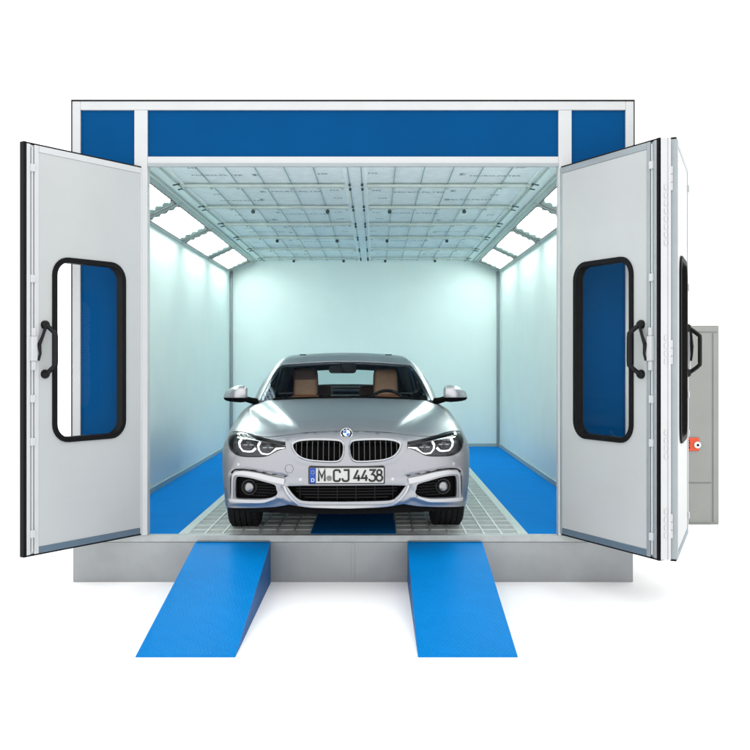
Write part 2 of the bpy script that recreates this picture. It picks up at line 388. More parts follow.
# doors
def make_door(o, d, s, L, label, hinge_near=False):
    """o hinge point (world), d direction, s: which local side is the inner face"""
    H = 2.69; z0 = .348; T = .05; ang = math.atan2(d[1], d[0])
    Y = lambda q: -s*q        # q: depth behind the visible face
    def bx(b, a0, a1, q0, q1, h0, h1): y = sorted((Y(q0), Y(q1))); return b.box(a0, a1, y[0], y[1], h0, h1)
    win = rrect(.198, .760, .745, 1.945, .105)
    b = MB(); b.prism([(.041, .056), (L-.111, .056), (L-.111, H-.056), (.041, H-.056)], [win], lambda a, c, t: (a, Y(.004+t), c), .042)
    D = b.build('door', M['door'], booth, label=label, bevel=0); D.location = (o[0]-CX, o[1], z0); D.rotation_euler = (0, 0, ang)
    f = MB(); bx(f, 0, .04, 0, T, .012, H-.012); bx(f, .0405, L-.1115, 0, T, H-.055, H-.012)
    bx(f, L-.110, L-.078, 0, T, .012, H-.012); bx(f, L-.0775, L-.048, .014, T, .012, H-.012); bx(f, L-.0475, L-.022, 0, T, .012, H-.012)
    f.each('frame_profile', M['alu_grey'] if s < 0 else M['alu'], D, bevel=.003)
    f = MB(); bx(f, .0405, L-.1115, 0, T, .012, .055); f.build('bottom_rail', M['alu_blue'], D, bevel=.003)
    f = MB(); bx(f, L-.0215, L, .004, T-.002, .0, H); bx(f, 0, L-.022, .008, T-.004, 0, .0115); bx(f, 0, L-.022, .008, T-.004, H-.0115, H)
    f.each('edge_seal', M['rubber'], D, bevel=.003)
    g_ = MB(); o_ = inset(win, -.022); i_ = inset(win, .013)
    g_.prism(o_, [i_], lambda a, c, t: (a, Y(-.010+t), c), T+.018); g_.build('window_gasket', M['rubber'], D, bevel=.004)
    g_ = MB(); g_.prism(inset(win, .004), [], lambda a, c, t: (a, Y(.020+t), c), .006); g_.build('window_pane', M['pane'], D)
    # lock rod with brackets in the free edge channel
    r_ = MB(); xr = L-.063; r_.tube([(xr, Y(.006), .03), (xr, Y(.006), H-.03)], .0075, 8); r_.build('lock_rod', M['alu'], D, smooth=True)
    k_ = MB()
    for h in (.12, .72, 1.00, 1.78, 2.50): bx(k_, xr-.017, xr+.017, -.010, .013, h, h+.05)
    bx(k_, xr-.024, xr+.018, -.022, .012, 1.27, 1.43); bx(k_, xr-.017, xr+.012, -.016, .012, 1.21, 1.2695); bx(k_, xr-.017, xr+.012, -.016, .012, 1.4305, 1.485)
    k_.each('lock_bracket', M['alu'], D, bevel=.004)
    # pull handle: bowed grip with round feet, and the lever that works the rod
    h_ = MB(); xh = L-.155; Z0, Z1 = 1.184, 1.507; P = []
    for k in range(17):
        t = k/16; zz = Z0+(Z1-Z0)*t; q = -.075*min(1, math.sin(math.pi*t)*1.9)-.012; P.append((xh-.02*min(1, math.sin(math.pi*t)*1.6), Y(q), zz))
    h_.tube(P, .0155, 10)
    for zz in (Z0, Z1): h_.tube([(xh, Y(.006), zz), (xh, Y(-.012), zz), (xh, Y(-.026), zz)], [.030, .030, .020], 14)
    h_.build('handle', M['blackpl'], D, smooth=True)
    l_ = MB(); l_.tube([(xh+.004, Y(-.022), Z1), (xh+.035, Y(-.026), Z1-.075), (xh+.062, Y(-.028), Z1-.13)], [.010, .010, .013], 8)
    l_.tube([(xh+.062, Y(-.028), Z1-.13), (xh+.055, Y(-.028), Z1-.19), (xh+.064, Y(-.022), Z1-.235)], [.013, .009, .008], 8)
    l_.each('lever', M['blackpl'], D, smooth=True)
    hg = MB()
    for h in (.15, 1.25, 2.35):
        for j in range(3): hg.tube([(-.012, Y(T-.01), h+j*.052), (-.012, Y(T-.01), h+j*.052+.048)], .011, 10)
        bx(hg, -.01, .035, T+.0005, T+.004, h, h+.15)
    hg.each('hinge', M['alu'], D, smooth=True)
    return D
def unit(a, b): n = math.hypot(a, b); return (a/n, b/n)
make_door((-1.691, -.004), unit(-.577, -.81), 1, .994, 'single door leaf with a window, open at the left of the booth')
d1 = make_door((1.333, -.004), unit(.46, -.90), -1, 1.012, 'inner leaf of the right folding door, window facing the opening')
d2 = make_door((1.91, -.92), unit(.405, .99), -1, 1.03, 'outer leaf of the right folding door, folded back')
# white fold profile with row of holes between the two leaves
f = MB(); f.box(1.845-CX, 1.862-CX, -.935, -.915, .36, 3.03); f.box(1.8-CX, 1.8445-CX, -.930, -.926, .36, 3.03); 
for h in (2.55, 2.35, 1.6, 1.0, .5):
    for j in range(4): f.box(1.822-CX, 1.836-CX, -.938, -.9305, h+j*.05, h+j*.05+.03)
f.each('fold_hinge', M['alu'], booth, bevel=.002)
# ================================================================== RAMPS
def ramp(xc, label):
    r = thing('ramp', (xc, -.03, 0), 0, label, 'ramp', 'blue loading ramps in front of the booth'); w = .545/2; Lr = 1.70; h = .302
    MB().hexa([(-w, -Lr, .001), (w, -Lr, .001), (w, 0, h-.006), (-w, 0, h-.006), (-w, -Lr, .006), (w, -Lr, .006), (w, 0, h), (-w, 0, h)]).build('tread_plate', M['tread'], r)
    for s in (-1, 1):
        a, b = sorted((s*(w-.012), s*(w-.001)))
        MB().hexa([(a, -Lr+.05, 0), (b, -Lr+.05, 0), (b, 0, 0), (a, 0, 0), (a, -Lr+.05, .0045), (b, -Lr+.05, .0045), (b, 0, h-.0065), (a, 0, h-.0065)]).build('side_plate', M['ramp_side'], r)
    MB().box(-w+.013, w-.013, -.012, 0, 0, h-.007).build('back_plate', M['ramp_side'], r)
    MB().box(-w+.01, w-.01, -.020, .012, h+.0005, h+.006).build('hook_strip', M['alu_blue'], r, bevel=.002)
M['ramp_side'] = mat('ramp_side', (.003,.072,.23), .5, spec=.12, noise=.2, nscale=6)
ramp(-1.040, 'left blue checker plate ramp, its steep side panel visible on the right')
ramp(.501, 'right blue checker plate ramp, the one nearer the folded double door and grey cabinet')
# ================================================================== CABINET
cb = thing('control_cabinet', (2.64, 2.4, 0), 0, 'tall grey sheet steel cabinet with small orange switch, standing beside the right door', 'cabinet')
x0, x1, zt = -.72, .755, 1.97
MB().box(x0, x1, 0, 1.3, 0, zt).build('casing', M['cab'], cb, bevel=.006)
b = MB(); b.box(x0+.02, x1-.075, -.012, -.0005, .42, zt-.075).build('door', M['cab'], cb, bevel=.006)
MB().box(x0+.02, x1-.075, -.010, -.0005, .02, .405).build('lower_panel', M['cab'], cb, bevel=.006)
MB().box(x1-.060, x1-.012, -.009, -.0005, .02, zt-.075).build('edge_strip', M['cab'], cb, bevel=.004)
MB().box(x0+.02, x1-.012, -.009, -.0005, zt-.062, zt-.01).build('top_strip', M['cab'], cb, bevel=.004)
v = MB()
for j in range(5): v.box(-.07, .17, -.030, -.0105, .09+j*.055, .09+j*.055+.038)
v.each('vent_slat', M['vent'], cb, bevel=.003)
px = lambda u: (u-376)*9.17/929-2.64
sw = MB().box(px(684), px(699.5), -.030, -.0125, .73, .86).build('switch_plate', M['orange'], cb, bevel=.006)
b = MB()
for j in range(4): b.box(px(687), px(690)-.004*(j % 2), -.033, -.0305, .755+j*.024, .767+j*.024)
b.box(px(686.5), px(687), -.033, -.0305, .75, .85); b.build('switch_marking', M['rubber'], sw)
MB().lathe([(0, .018), (.004, .033), (.02, .033), (.024, .028)], (px(697), -.0545, .79), 'y', 20).build('knob_ring', M['vent'], sw, smooth=True)
MB().lathe([(0, .008), (.006, .012), (.012, .012)], (px(697), -.066, .79), 'y', 12).build('knob', M['rubber'], sw, smooth=True)
# ---- smooth body surface of the saloon: everything in metres, x across, y back from the bumper, z up ----
def pchip(xs, ys):
    xs=np.array(xs,float); ys=np.array(ys,float); h=np.diff(xs); d=np.diff(ys)/h
    m=np.zeros(len(xs)); m[0]=d[0]; m[-1]=d[-1]
    for i in range(1,len(xs)-1):
        if d[i-1]*d[i]>0:
            w1=2*h[i]+h[i-1]; w2=h[i]+2*h[i-1]; m[i]=(w1+w2)/(w1/d[i-1]+w2/d[i])
    def f(x):
        x=np.clip(x,xs[0],xs[-1]); i=np.clip(np.searchsorted(xs,x)-1,0,len(h)-1)
        t=(x-xs[i])/h[i]; t2=t*t; t3=t2*t
        return (2*t3-3*t2+1)*ys[i]+(t3-2*t2+t)*h[i]*m[i]+(-2*t3+3*t2)*ys[i+1]+(t3-t2)*h[i]*m[i+1]
    tx=np.linspace(xs[0],xs[-1],3000); ty=f(tx)
    return lambda x: np.interp(x,tx,ty)
def smax(a,b,k):
    h=np.minimum(np.maximum(.5+.5*(a-b)/k,0),1); return b+(a-b)*h+k*h*(1-h)
W_=pchip([-.2,0,.4,.8,1.2,1.7,2.6,3.3,3.75,4.2,4.7],[.885,.892,.902,.908,.900,.892,.898,.908,.915,.90,.87])
S_=pchip([.1,.2,.33,.48,.62,.72,.8,.9,1.0,1.1],[.955,.97,.985,.997,1.0,.998,.992,.972,.93,.86])
T_=pchip([-.3,-.05,.08,.17,.3,.5,.8,1.1,1.35,1.8,2.6,3.4,4.0,4.3,4.55,4.7],[.60,.70,.755,.785,.822,.866,.913,.945,.962,.962,.962,.962,.955,.950,.94,.90])
Fr_=pchip([.05,.16,.22,.3,.4,.5,.58,.64,.7,.76,.82,1.1],[.16,.075,.03,.008,0,.0,.006,.02,.042,.075,.13,.45])
R_=pchip([.1,.2,.3,.5,.7,.85,.95,1.1],[4.45,4.55,4.62,4.65,4.63,4.62,4.64,4.5])
C_=pchip([.2,.85,1.35,1.8,4.7],[.098,.098,.062,.050,.055])
def body(x,y,z):
    ax=np.abs(x)
    side=ax-W_(y)*S_(z)
    xr=.30+.36*np.clip((y-.12)/1.1,0,1.2)**.75
    bulge=.019/(1+np.exp(np.clip(-(xr-ax)/.012,-40,40)))*np.clip((y-.1)/.25,0,1)*np.clip((1.7-y)/.3,0,1)
    valley=-.012*np.exp(-((ax-(xr+.09))/.06)**2)*np.clip((y-.2)/.3,0,1)*np.clip((1.6-y)/.3,0,1)
    top=(z-(T_(y)-C_(y)*(ax/.85)**2.1+bulge+valley))*.9
    plan=.185*(ax/.8)**2.3
    front=(Fr_(z)+plan-y)
    rear=y-(R_(z)-.16*(ax/.8)**2.6)
    f=smax(side,top,.11)
    f=smax(f,front,.11)
    return smax(f,rear,.10)
TG_=pchip([.9,1.2,1.4,1.6,1.8,1.95,2.1,2.3,2.6,2.9,3.2,3.5,3.8,4.1,4.4],[.80,.950,1.045,1.135,1.212,1.26,1.298,1.332,1.352,1.342,1.300,1.222,1.120,1.01,.90])
SG_=pchip([.8,.95,1.1,1.2,1.28,1.34,1.45],[.84,.80,.735,.683,.63,.575,.45])
def green(x,y,z):
    ax=np.abs(x); w=np.clip((2.7-y)/1.2,0,1); w=w*w*(3-2*w)
    yy=y-.30*(ax/.78)**2*w
    top=z-(TG_(yy)-.035*(ax/.6)**2)
    side=(ax-SG_(z)-.0+.10*np.clip((y-2.8)/1.3,0,1)**1.5)
    return smax(top*.85,side,.07)
def solve(f,o,d,t0,t1,n=30):
    lo=np.full(len(o),float(t0)); hi=np.full(len(o),float(t1))
    for _ in range(n):
        m=(lo+hi)/2; p=o+d*m[:,None]; ins=f(p[:,0],p[:,1],p[:,2])<0
        hi=np.where(ins,m,hi); lo=np.where(ins,lo,m)
    return o+d*((lo+hi)/2)[:,None]
Q=.70710678
def onto(f,mode,ab):
    ab=np.asarray(ab,float).reshape(-1,2); n=len(ab); z=np.zeros(n); a,b=ab[:,0],ab[:,1]
    if mode=='xz': return solve(f,np.c_[a,z-.4,b],np.array([0,1.,0]),0,1.9)
    if mode=='yz': return solve(f,np.c_[z+1.5,a,b],np.array([-1.,0,0]),0,1.4)
    if mode=='rz': return solve(f,np.c_[a,z+5.2,b],np.array([0,-1.,0]),0,1.9)
    if mode=='xy': return solve(f,np.c_[a,b,z+1.7],np.array([0,0,-1.]),0,1.3)
    if mode=='yb':
        m=1.6; return solve(f,np.c_[(m-b)*Q,a,(m+b)*Q],np.array([-Q,0,-Q]),0,1.3)
def flat(mode,P):
    P=np.asarray(P,float)
    if mode in('xz','rz'): return P[:,[0,2]]
    if mode=='xy': return P[:,[0,1]]
    if mode=='yz': return P[:,[1,2]]
    return np.c_[P[:,1],(P[:,2]-P[:,0])*Q]
def grad(f,P,e=2e-3):
    g=np.zeros_like(P)
    for i in range(3):
        d=np.zeros(3); d[i]=e; A=P+d; B=P-d
        g[:,i]=f(A[:,0],A[:,1],A[:,2])-f(B[:,0],B[:,1],B[:,2])
    return g/np.maximum(np.linalg.norm(g,axis=1),1e-9)[:,None]
# ================================================================== CAR
FY = .344+.0025
car = thing('silver_car', (-.2035, -.37, FY), .035, 'silver four door saloon with twin grille, parked nose first out of the booth', 'car')
def paint(name, col, rough=.28, metal=.75):
    m = mat(name, col, rough, metal, coat=.15); nt = m.node_tree; N = nt.nodes.new; L = nt.links.new; p = nt.nodes['Principled BSDF']
    tc = N('ShaderNodeTexCoord'); v = N('ShaderNodeTexNoise'); v.inputs['Scale'].default_value = 900; v.inputs['Detail'].default_value = 1; L(tc.outputs['Object'], v.inputs['Vector'])
    r = N('ShaderNodeMapRange'); r.inputs[3].default_value = rough-.07; r.inputs[4].default_value = rough+.07; L(v.outputs[0], r.inputs[0]); L(r.outputs[0], p.inputs['Roughness']); return m
M['paint'] = paint('silver_paint', (.315,.323,.345), .33, .86)
M['paint_l'] = paint('bright_silver', (.50,.505,.52), .3, .75)
M['gloss'] = mat('gloss_black', (.005,.005,.006), .15, spec=.3)
M['matte'] = mat('matte_black', (.004,.004,.0045), .85, spec=.08)
M['mesh'] = mat('black_grille_mesh', (.009,.009,.010), .5, spec=.25)
M['chrome'] = mat('chrome', (.75,.76,.78), .1, 1)
M['satin'] = mat('satin_chrome', (.40,.41,.43), .25, 1)
M['lens'] = glassy('headlamp_lens', (.93,.94,.95), rough=.01, ior=1.22)
M['wind'] = glassy('windscreen_glass', (.78,.82,.84), gloss_col=(.14,.16,.2), rough=.01, ior=1.33)
M['rearg'] = glassy('rear_window_glass', (.86,.92,.90), rough=.01, ior=1.3)
M['sideg'] = mat('dark_side_glass', (.012,.015,.02), .04, coat=1)
M['bucket'] = mat('lamp_housing', (.05,.052,.058), .3, .4)
M['drl'] = mat('daylight_strip', (.9,.9,.9), .3, emit=(1,.98,.95), es=.9)
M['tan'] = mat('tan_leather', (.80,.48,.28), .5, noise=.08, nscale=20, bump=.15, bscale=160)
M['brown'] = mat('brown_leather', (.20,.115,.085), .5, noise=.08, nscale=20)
M['trimdk'] = mat('dark_interior', (.014,.015,.02), .6)
M['lining'] = mat('roof_lining', (.035,.038,.055), .9)
M['tyre'] = mat('tyre_rubber', (.009,.009,.0095), .8, spec=.25, bump=.3, bscale=90)
M['rim'] = mat('rim_alloy', (.42,.43,.45), .28, .9)
M['amber'] = mat('amber_reflector', (.6,.2,.02), .2)
M['taill'] = mat('tail_lamp', (.35,.01,.01), .15, coat=1)
M['plate'] = mat('plate_white', (.50,.50,.485), .4)
M['eu'] = mat('plate_blue', (.0,.05,.30), .4)
M['ink'] = mat('plate_ink', (.006,.006,.007), .5)
def extra_pts(mode, out, holes, f, sp):
    A = np.array(out); a0, b0 = A.min(0); a1, b1 = A.max(0); sa, sb = sp; G = []
    na = int((a1-a0)/sa)+1; nb = int((b1-b0)/sb)+1
    for i in range(na+1):
        for j in range(nb+1): G.append((a0+(i+.5*(j % 2))*sa, b0+j*sb))
    if mode == 'xz':   # denser columns where the nose turns into the flank
        q = onto(f, 'yz', [[y, b0+j*sb] for j in range(nb+1) for y in np.arange(.20, .60, .022)])
        G += [(p[0], p[2]) for p in q] + [(-p[0], p[2]) for p in q]
    G = np.array(G); ok = inside(G, out)
    for h in holes: ok &= ~inside(G, h)
    G = G[ok]
    B = np.vstack([np.array(out)]+[np.array(h) for h in holes]); keep = []
    for g_ in G: keep.append(np.min(np.abs(B-g_).max(1)) > min(sp)*.33)
    G = G[np.array(keep, bool)]
    sel = []; seen = set()
    for g_ in G:
        k = (round(g_[0]/(min(sp)*.25)), round(g_[1]/(min(sp)*.25)))
        if k in seen: continue
        seen.add(k); sel.append(tuple(g_))
    return sel
def panel(name, outline, mode, f, m, parent, sp=(.02,.02), holes=(), off=0., thick=.014, mirror=False, edge=.018, label=None, shift=None, fold=True):
    """sheet of bodywork lying on surface f, with its edges folded inwards"""
    out = dens(outline, edge); hs = [dens(h, edge) for h in holes]
    A, T, loops = cdt(out, hs, extra_pts(mode, out, hs, f, sp))
    P = onto(f, mode, A); Nn = grad(f, P)
    if shift is not None: P = shift(P, Nn)
    P = P + Nn*off; n = len(P); V = list(P); NR = list(Nn); F = []
    t0 = T[0]; fn = np.cross(P[t0[1]]-P[t0[0]], P[t0[2]]-P[t0[0]]); 
    s_ = np.array([np.dot(np.cross(P[t[1]]-P[t[0]], P[t[2]]-P[t[0]]), Nn[t[0]]) for t in T[:400]]); flip = np.median(s_) < 0
    F = [tuple(t[::-1]) if flip else tuple(t) for t in T]
    if fold and thick:
        for lp in loops:
            k = len(lp); Q_ = P[lp]; Nq = Nn[lp]; e = np.roll(Q_, -1, 0)-np.roll(Q_, 1, 0); sd = np.cross(e, Nq); sd /= np.maximum(np.linalg.norm(sd, axis=1), 1e-9)[:, None]
            # which side of the loop is the sheet on
            c = np.array(A)[lp]; ar = sum(c[i,0]*c[(i+1)%k,1]-c[(i+1)%k,0]*c[i,1] for i in range(k))
            r1 = Q_-Nq*.0015+0*sd; r2 = Q_-Nq*thick; b = len(V)
            V += list(Q_)+list(r1)+list(r2); NR += list(Nq*.7)+list(Nq*.3)+list(Nq*0)
            sgn = 1 if ((ar > 0) == (lp is loops[0])) else -1
            # outward direction in the sheet plane: decided by testing against the flattened outline
            ts = Q_[:1]+sd[:1]*.004; tf = flat(mode, ts); inn = inside(tf, out) & ~np.any([inside(tf, h) for h in hs] or [[False]], axis=0)
            if inn[0]: sd = -sd
            for i in range(k):
                a1 = (Nq[i]*.7+sd[i]*.7); a2 = (Nq[i]*.3+sd[i]); NR[b+i] = a1; NR[b+k+i] = a2; NR[b+2*k+i] = sd[i]
            for i in range(k):
                j = (i+1) % k
                for q in (0, 1): 
                    fc = (b+q*k+i, b+q*k+j, b+(q+1)*k+j, b+(q+1)*k+i)
                    p0, p1, p2 = (V[fc[0]], V[fc[1]], V[fc[2]]); cr = np.cross(p1-p0, p2-p1)
                    F.append(fc if np.dot(cr, sd[i]) > 0 else fc[::-1])
    V = np.array(V); NR = np.array(NR)
    def mk(mir):
        v = V.copy(); nr = NR.copy(); fs = F
        if mir: v[:, 0] *= -1; nr[:, 0] *= -1; fs = [t[::-1] for t in F]
        me = bpy.data.meshes.new(name); me.from_pydata([tuple(map(float, p)) for p in v], [], [tuple(int(i) for i in t) for t in fs]); me.materials.append(m)
        me.polygons.foreach_set('use_smooth', [True]*len(me.polygons))
        nr = nr/np.maximum(np.linalg.norm(nr, axis=1), 1e-9)[:, None]
        me.normals_split_custom_set_from_vertices([tuple(map(float, q)) for q in nr])
        o = link(bpy.data.objects.new(name, me), parent if not isinstance(parent, tuple) else parent[1 if mir else 0])
        if label: o['label'] = label
        return o
    return (mk(False), mk(True)) if mirror else mk(False)
mir = lambda P: [(-a, b) for a, b in P][::-1]
sym = lambda P: P + [(-a, b) for a, b in P[::-1] if abs(a) > 1e-6]     # close a half outline about the middle
def xz3(P): return onto(body, 'xz', P)
# ---- key lines, right half (x > 0), metres
head_top = [(.428,.702), (.462,.707), (.530,.717), (.601,.731), (.711,.753), (.789,.759), (.851,.747)]
head_out = [(.858,.728), (.859,.707), (.853,.680), (.845,.662)]
head_bot = [(.822,.628), (.780,.604), (.729,.594), (.660,.594), (.590,.598), (.545,.608), (.505,.630), (.466,.648), (.424,.660)]
head = smooth_loop(head_top+head_out+head_bot, 3)
def ysp(z):
    return .42 if z < .335 else .78-math.sqrt(max(.365**2-(z-.335)**2, .0))
edge3 = [onto(body, 'yz', [[ysp(z), z]])[0] for z in (.215,.24,.27,.30,.335,.37,.41,.45,.49,.53,.56,.585)]
seam3 = [onto(body, 'yz', [[y, z]])[0] for y, z in ((.545,.612),(.47,.630),(.39,.645),(.32,.655))]
hood_front = [(0,.776), (.10,.774), (.188,.770), (.33,.759), (.45,.742), (.544,.731), (.601,.731)]
low = [(0,.250), (.15,.2505), (.29,.256), (.352,.268), (.40,.272), (.495,.252), (.639,.237), (.76,.228), (.83,.222)]
fas = low + [(p[0], p[2]) for p in edge3] + [(p[0], p[2]) for p in seam3] + smooth_loop([(.851,.747)]+head_out[:-1]+[(.845,.662)]+head_bot+[(.428,.702)], 3, False)[10:]
# follow the lamp from its lower outer corner round to its inner tip, then along its top to the bonnet line
hb = smooth_loop(head_out[-1:]+head_bot, 3, False); ht = smooth_loop(head_top[:4], 3, False)
half = low + [(p[0], p[2]) for p in edge3] + [(p[0], p[2]) for p in seam3] + hb + ht + hood_front[::-1][1:]
fascia_out = half + [(-a, b) for a, b in half[::-1] if a > 1e-6]
kid = smooth_loop([(.016,.668), (.024,.700), (.045,.716), (.102,.7225), (.215,.7245), (.310,.719), (.362,.705), (.382,.682), (.366,.640), (.325,.602), (.262,.581), (.180,.573), (.100,.570), (.050,.578), (.024,.612)], 4)
intake = smooth_loop([(.415,.402), (.404,.390), (.376,.352), (.335,.314), (.290,.300), (.20,.2975)], 3, False); intake = [(0,.296)] + intake[::-1] + [(.30,.408), (.15,.410), (0,.410)]
intake = intake + [(-a, b) for a, b in intake[::-1] if a > 1e-6]
fog = smooth_loop([(.782,.440), (.760,.455), (.672,.448), (.580,.428), (.502,.408), (.488,.375), (.482,.345), (.520,.320), (.594,.306), (.690,.302), (.775,.301), (.786,.315), (.787,.380)], 4)
slot = smooth_loop([(.812,.450), (.822,.452), (.826,.44), (.828,.38), (.826,.315), (.818,.302), (.812,.31), (.811,.38)], 3)
def pl_dist(P, A, B):
    A = np.array(A); B = np.array(B); t = np.clip(((P-A)@(B-A))/((B-A)@(B-A)), 0, 1); return np.linalg.norm(P-(A+t[:, None]*(B-A)), axis=1)
def seg_field(P2, L_, w):
    d = np.min([pl_dist(P2, L_[i], L_[i+1]) for i in range(len(L_)-1)], axis=0); return np.clip(1-(d/w)**2, 0, 1)**1.5
def sculpt(P, Nn):   # pressed shapes of the bumper skin: creases, ridges and winglets
    q = np.c_[np.abs(P[:,0]), P[:,2]]; h = np.zeros(len(P))
    h -= .010*seg_field(q, [(.828,.46), (.80,.497), (.70,.508), (.516,.482), (.41,.466)], .014)      # groove above the trim
    h += .007*seg_field(q, [(.47,.333), (.395,.296), (.33,.275)], .03)
    h += .010*seg_field(q, [(.47,.322), (.56,.290), (.70,.276), (.84,.266)], .028)                    # lower winglet ridge
    h -= .006*seg_field(q, [(.44,.40), (.462,.345)], .022)
    h += .012*seg_field(q, [(0,.272), (.27,.276), (.34,.296), (.40,.350), (.435,.41)], .022)          # band round the middle intake
    h += .010*seg_field(q, [(0,.560), (.10,.557), (.20,.562), (.29,.575), (.36,.606), (.405,.66)], .020)*0
    h += .005*seg_field(q, [(.0,.553), (.12,.550), (.23,.556), (.33,.585), (.40,.640), (.42,.70)], .030)
    h += .004*seg_field(q, [(.0,.43), (.40,.425)], .03)
    for c in ((.399,.522),): 
        d = np.hypot(q[:,0]-c[0], q[:,1]-c[1]); h -= .0025*np.exp(-((d-.030)/.004)**2)
    return P + Nn*h[:, None]
bumper = panel('bumper', fascia_out, 'xz', body, M['paint'], car, sp=(.013,.011), holes=[kid, mir(kid), intake, fog, mir(fog), slot, mir(slot)], shift=sculpt, edge=.010)
# recompute sculpted normals
me = bumper.data
def renormal(o):
    me = o.data; me.polygons.foreach_set('use_smooth', [True]*len(me.polygons))
    if me.attributes.get('custom_normal'): me.attributes.remove(me.attributes['custom_normal'])
    import bmesh
    bm = bmesh.new(); bm.from_mesh(me); bmesh.ops.remove_doubles(bm, verts=bm.verts, dist=2e-5); bm.to_mesh(me); bm.free(); me.set_sharp_from_angle(angle=R(50))
renormal(bumper)
# ---- bonnet
hf3 = xz3([(a, b+.0045) for a, b in hood_front] + [(.656,.741), (.711,.7535), (.745,.7575)])
hs = [(.775,.50), (.806,.62), (.832,.76), (.842,.90), (.842,1.05), (.832,1.2), (.812,1.33), (.79,1.40)]
cowl = [(.70,1.34), (.55,1.26), (.35,1.20), (.15,1.17), (0,1.165)]
hh = [(p[0], p[1]) for p in hf3] + hs + cowl
bonnet = panel('bonnet', hh + [(-a, b) for a, b in hh[::-1] if a > 1e-6], 'xy', body, M['paint'], car, sp=(.022,.022), off=.0, edge=.014)
# ---- front wings
hs3 = onto(body, 'xy', hs); lamp3 = xz3([(.745,.7575), (.789,.760), (.851,.748)] + head_out)
def arc3(yc, r, a0, a1, n=22):
    return [onto(body, 'yz', [[yc+r*math.cos(R(a0+(a1-a0)*k/n)), .335+r*math.sin(R(a0+(a1-a0)*k/n))]])[0] for k in range(n+1)]
def yz3(L_): return [onto(body, 'yz', [p])[0] for p in L_]
belt = lambda y: onto(body, 'xy', [[.775, y]])[0]
arch = arc3(.78, .365, 125, 0, 18)
door1 = [(1.30,.30), (1.34,.45), (1.36,.60), (1.375,.74)]
w3 = list(lamp3) + seam3[::-1] + arch + yz3([(1.145,.26), (1.15,.215), (1.27,.21)]) + yz3(door1) + [np.array(onto(body, 'xy', [[.80,1.45]])[0])] + list(hs3[::-1])
panel('wing', [tuple(p) for p in flat('yb', w3)], 'yb', body, M['paint'], car, sp=(.022,.018), mirror=True, edge=.014)
# ---- doors, sills, rear quarters
def side(name, L3, m='paint', **k): return panel(name, [tuple(p) for p in flat('yb', L3)], 'yb', body, M[m], car, sp=(.03,.022), mirror=True, edge=.02, **k)
fd = yz3([(1.306,.30), (1.346,.45), (1.366,.60), (1.381,.74)]) + [onto(body, 'xy', [[.80,1.456]])[0], belt(1.6), belt(2.0), belt(2.4)] + yz3([(2.42,.70), (2.41,.50), (2.40,.30)])
rd = yz3([(2.406,.30), (2.416,.50), (2.426,.70)]) + [belt(2.406), belt(2.8), belt(3.2), belt(3.42)] + yz3([(3.36,.75), (3.26,.62), (3.17,.50), (3.13,.30)])
sl = yz3([(1.276,.21), (1.30,.294), (2.2,.294), (3.13,.294), (3.20,.24), (3.20,.21), (2.2,.21)])
arch2 = arc3(3.59, .365, 180, 55, 16)
qt = yz3([(3.136,.30), (3.176,.50), (3.266,.62), (3.366,.75)]) + [belt(3.426), belt(3.8), belt(4.15), belt(4.38)] + yz3([(4.42,.80), (4.44,.62), (4.38,.55), (4.10,.52)]) 
qt += [p for p in yz3([(3.90,.53)])] + arch2[::-1][2:] 
qt += yz3([(3.20,.30)])
fdo = side('front_door', fd); rdo = side('rear_door', rd); side('sill', sl, 'matte'); side('rear_quarter', qt)
for s in (-1, 1):
    for d_, yy in ((fdo, 2.22), (rdo, 3.20)):
        b = MB(); q = onto(body, 'yz', [[yy, .80]])[0]; b.tube([(s*(q[0]-.01), yy-.11, .80), (s*(q[0]+.028), yy-.09, .80), (s*(q[0]+.034), yy, .802), (s*(q[0]+.028), yy+.09, .80), (s*(q[0]-.01), yy+.11, .80)], .011, 8)
        b.build('door_handle', M['paint'], d_[0 if s > 0 else 1], smooth=True)
# ---- tail
tb = [(0,.26), (.5,.26), (.80,.28), (.86,.33), (.872,.45), (.872,.56), (.862,.64), (.60,.66), (.42,.665), (0,.665)]
panel('rear_bumper', tb + [(-a, b) for a, b in tb[::-1] if a > 1e-6], 'rz', body, M['paint'], car, sp=(.03,.03))
tl = [(.45,.69), (.60,.675), (.85,.665), (.865,.74), (.84,.83), (.62,.825), (.46,.80)]
panel('tail_lamp', tl, 'rz', body, M['taill'], car, sp=(.03,.03), mirror=True)
bl = [(0,.675), (.44,.675), (.45,.81), (.62,.84), (.74,.845), (.72,.94), (0,.955)]
panel('boot_lid', bl + [(-a, b) for a, b in bl[::-1] if a > 1e-6], 'rz', body, M['paint'], car, sp=(.03,.02))
dk = [(0,4.02), (.66,4.02), (.76,4.2), (.74,4.50), (.3,4.555), (0,4.56)]
panel('boot_deck', dk + [(-a, b) for a, b in dk[::-1] if a > 1e-6], 'xy', body, M['paint'], car, sp=(.03,.03))
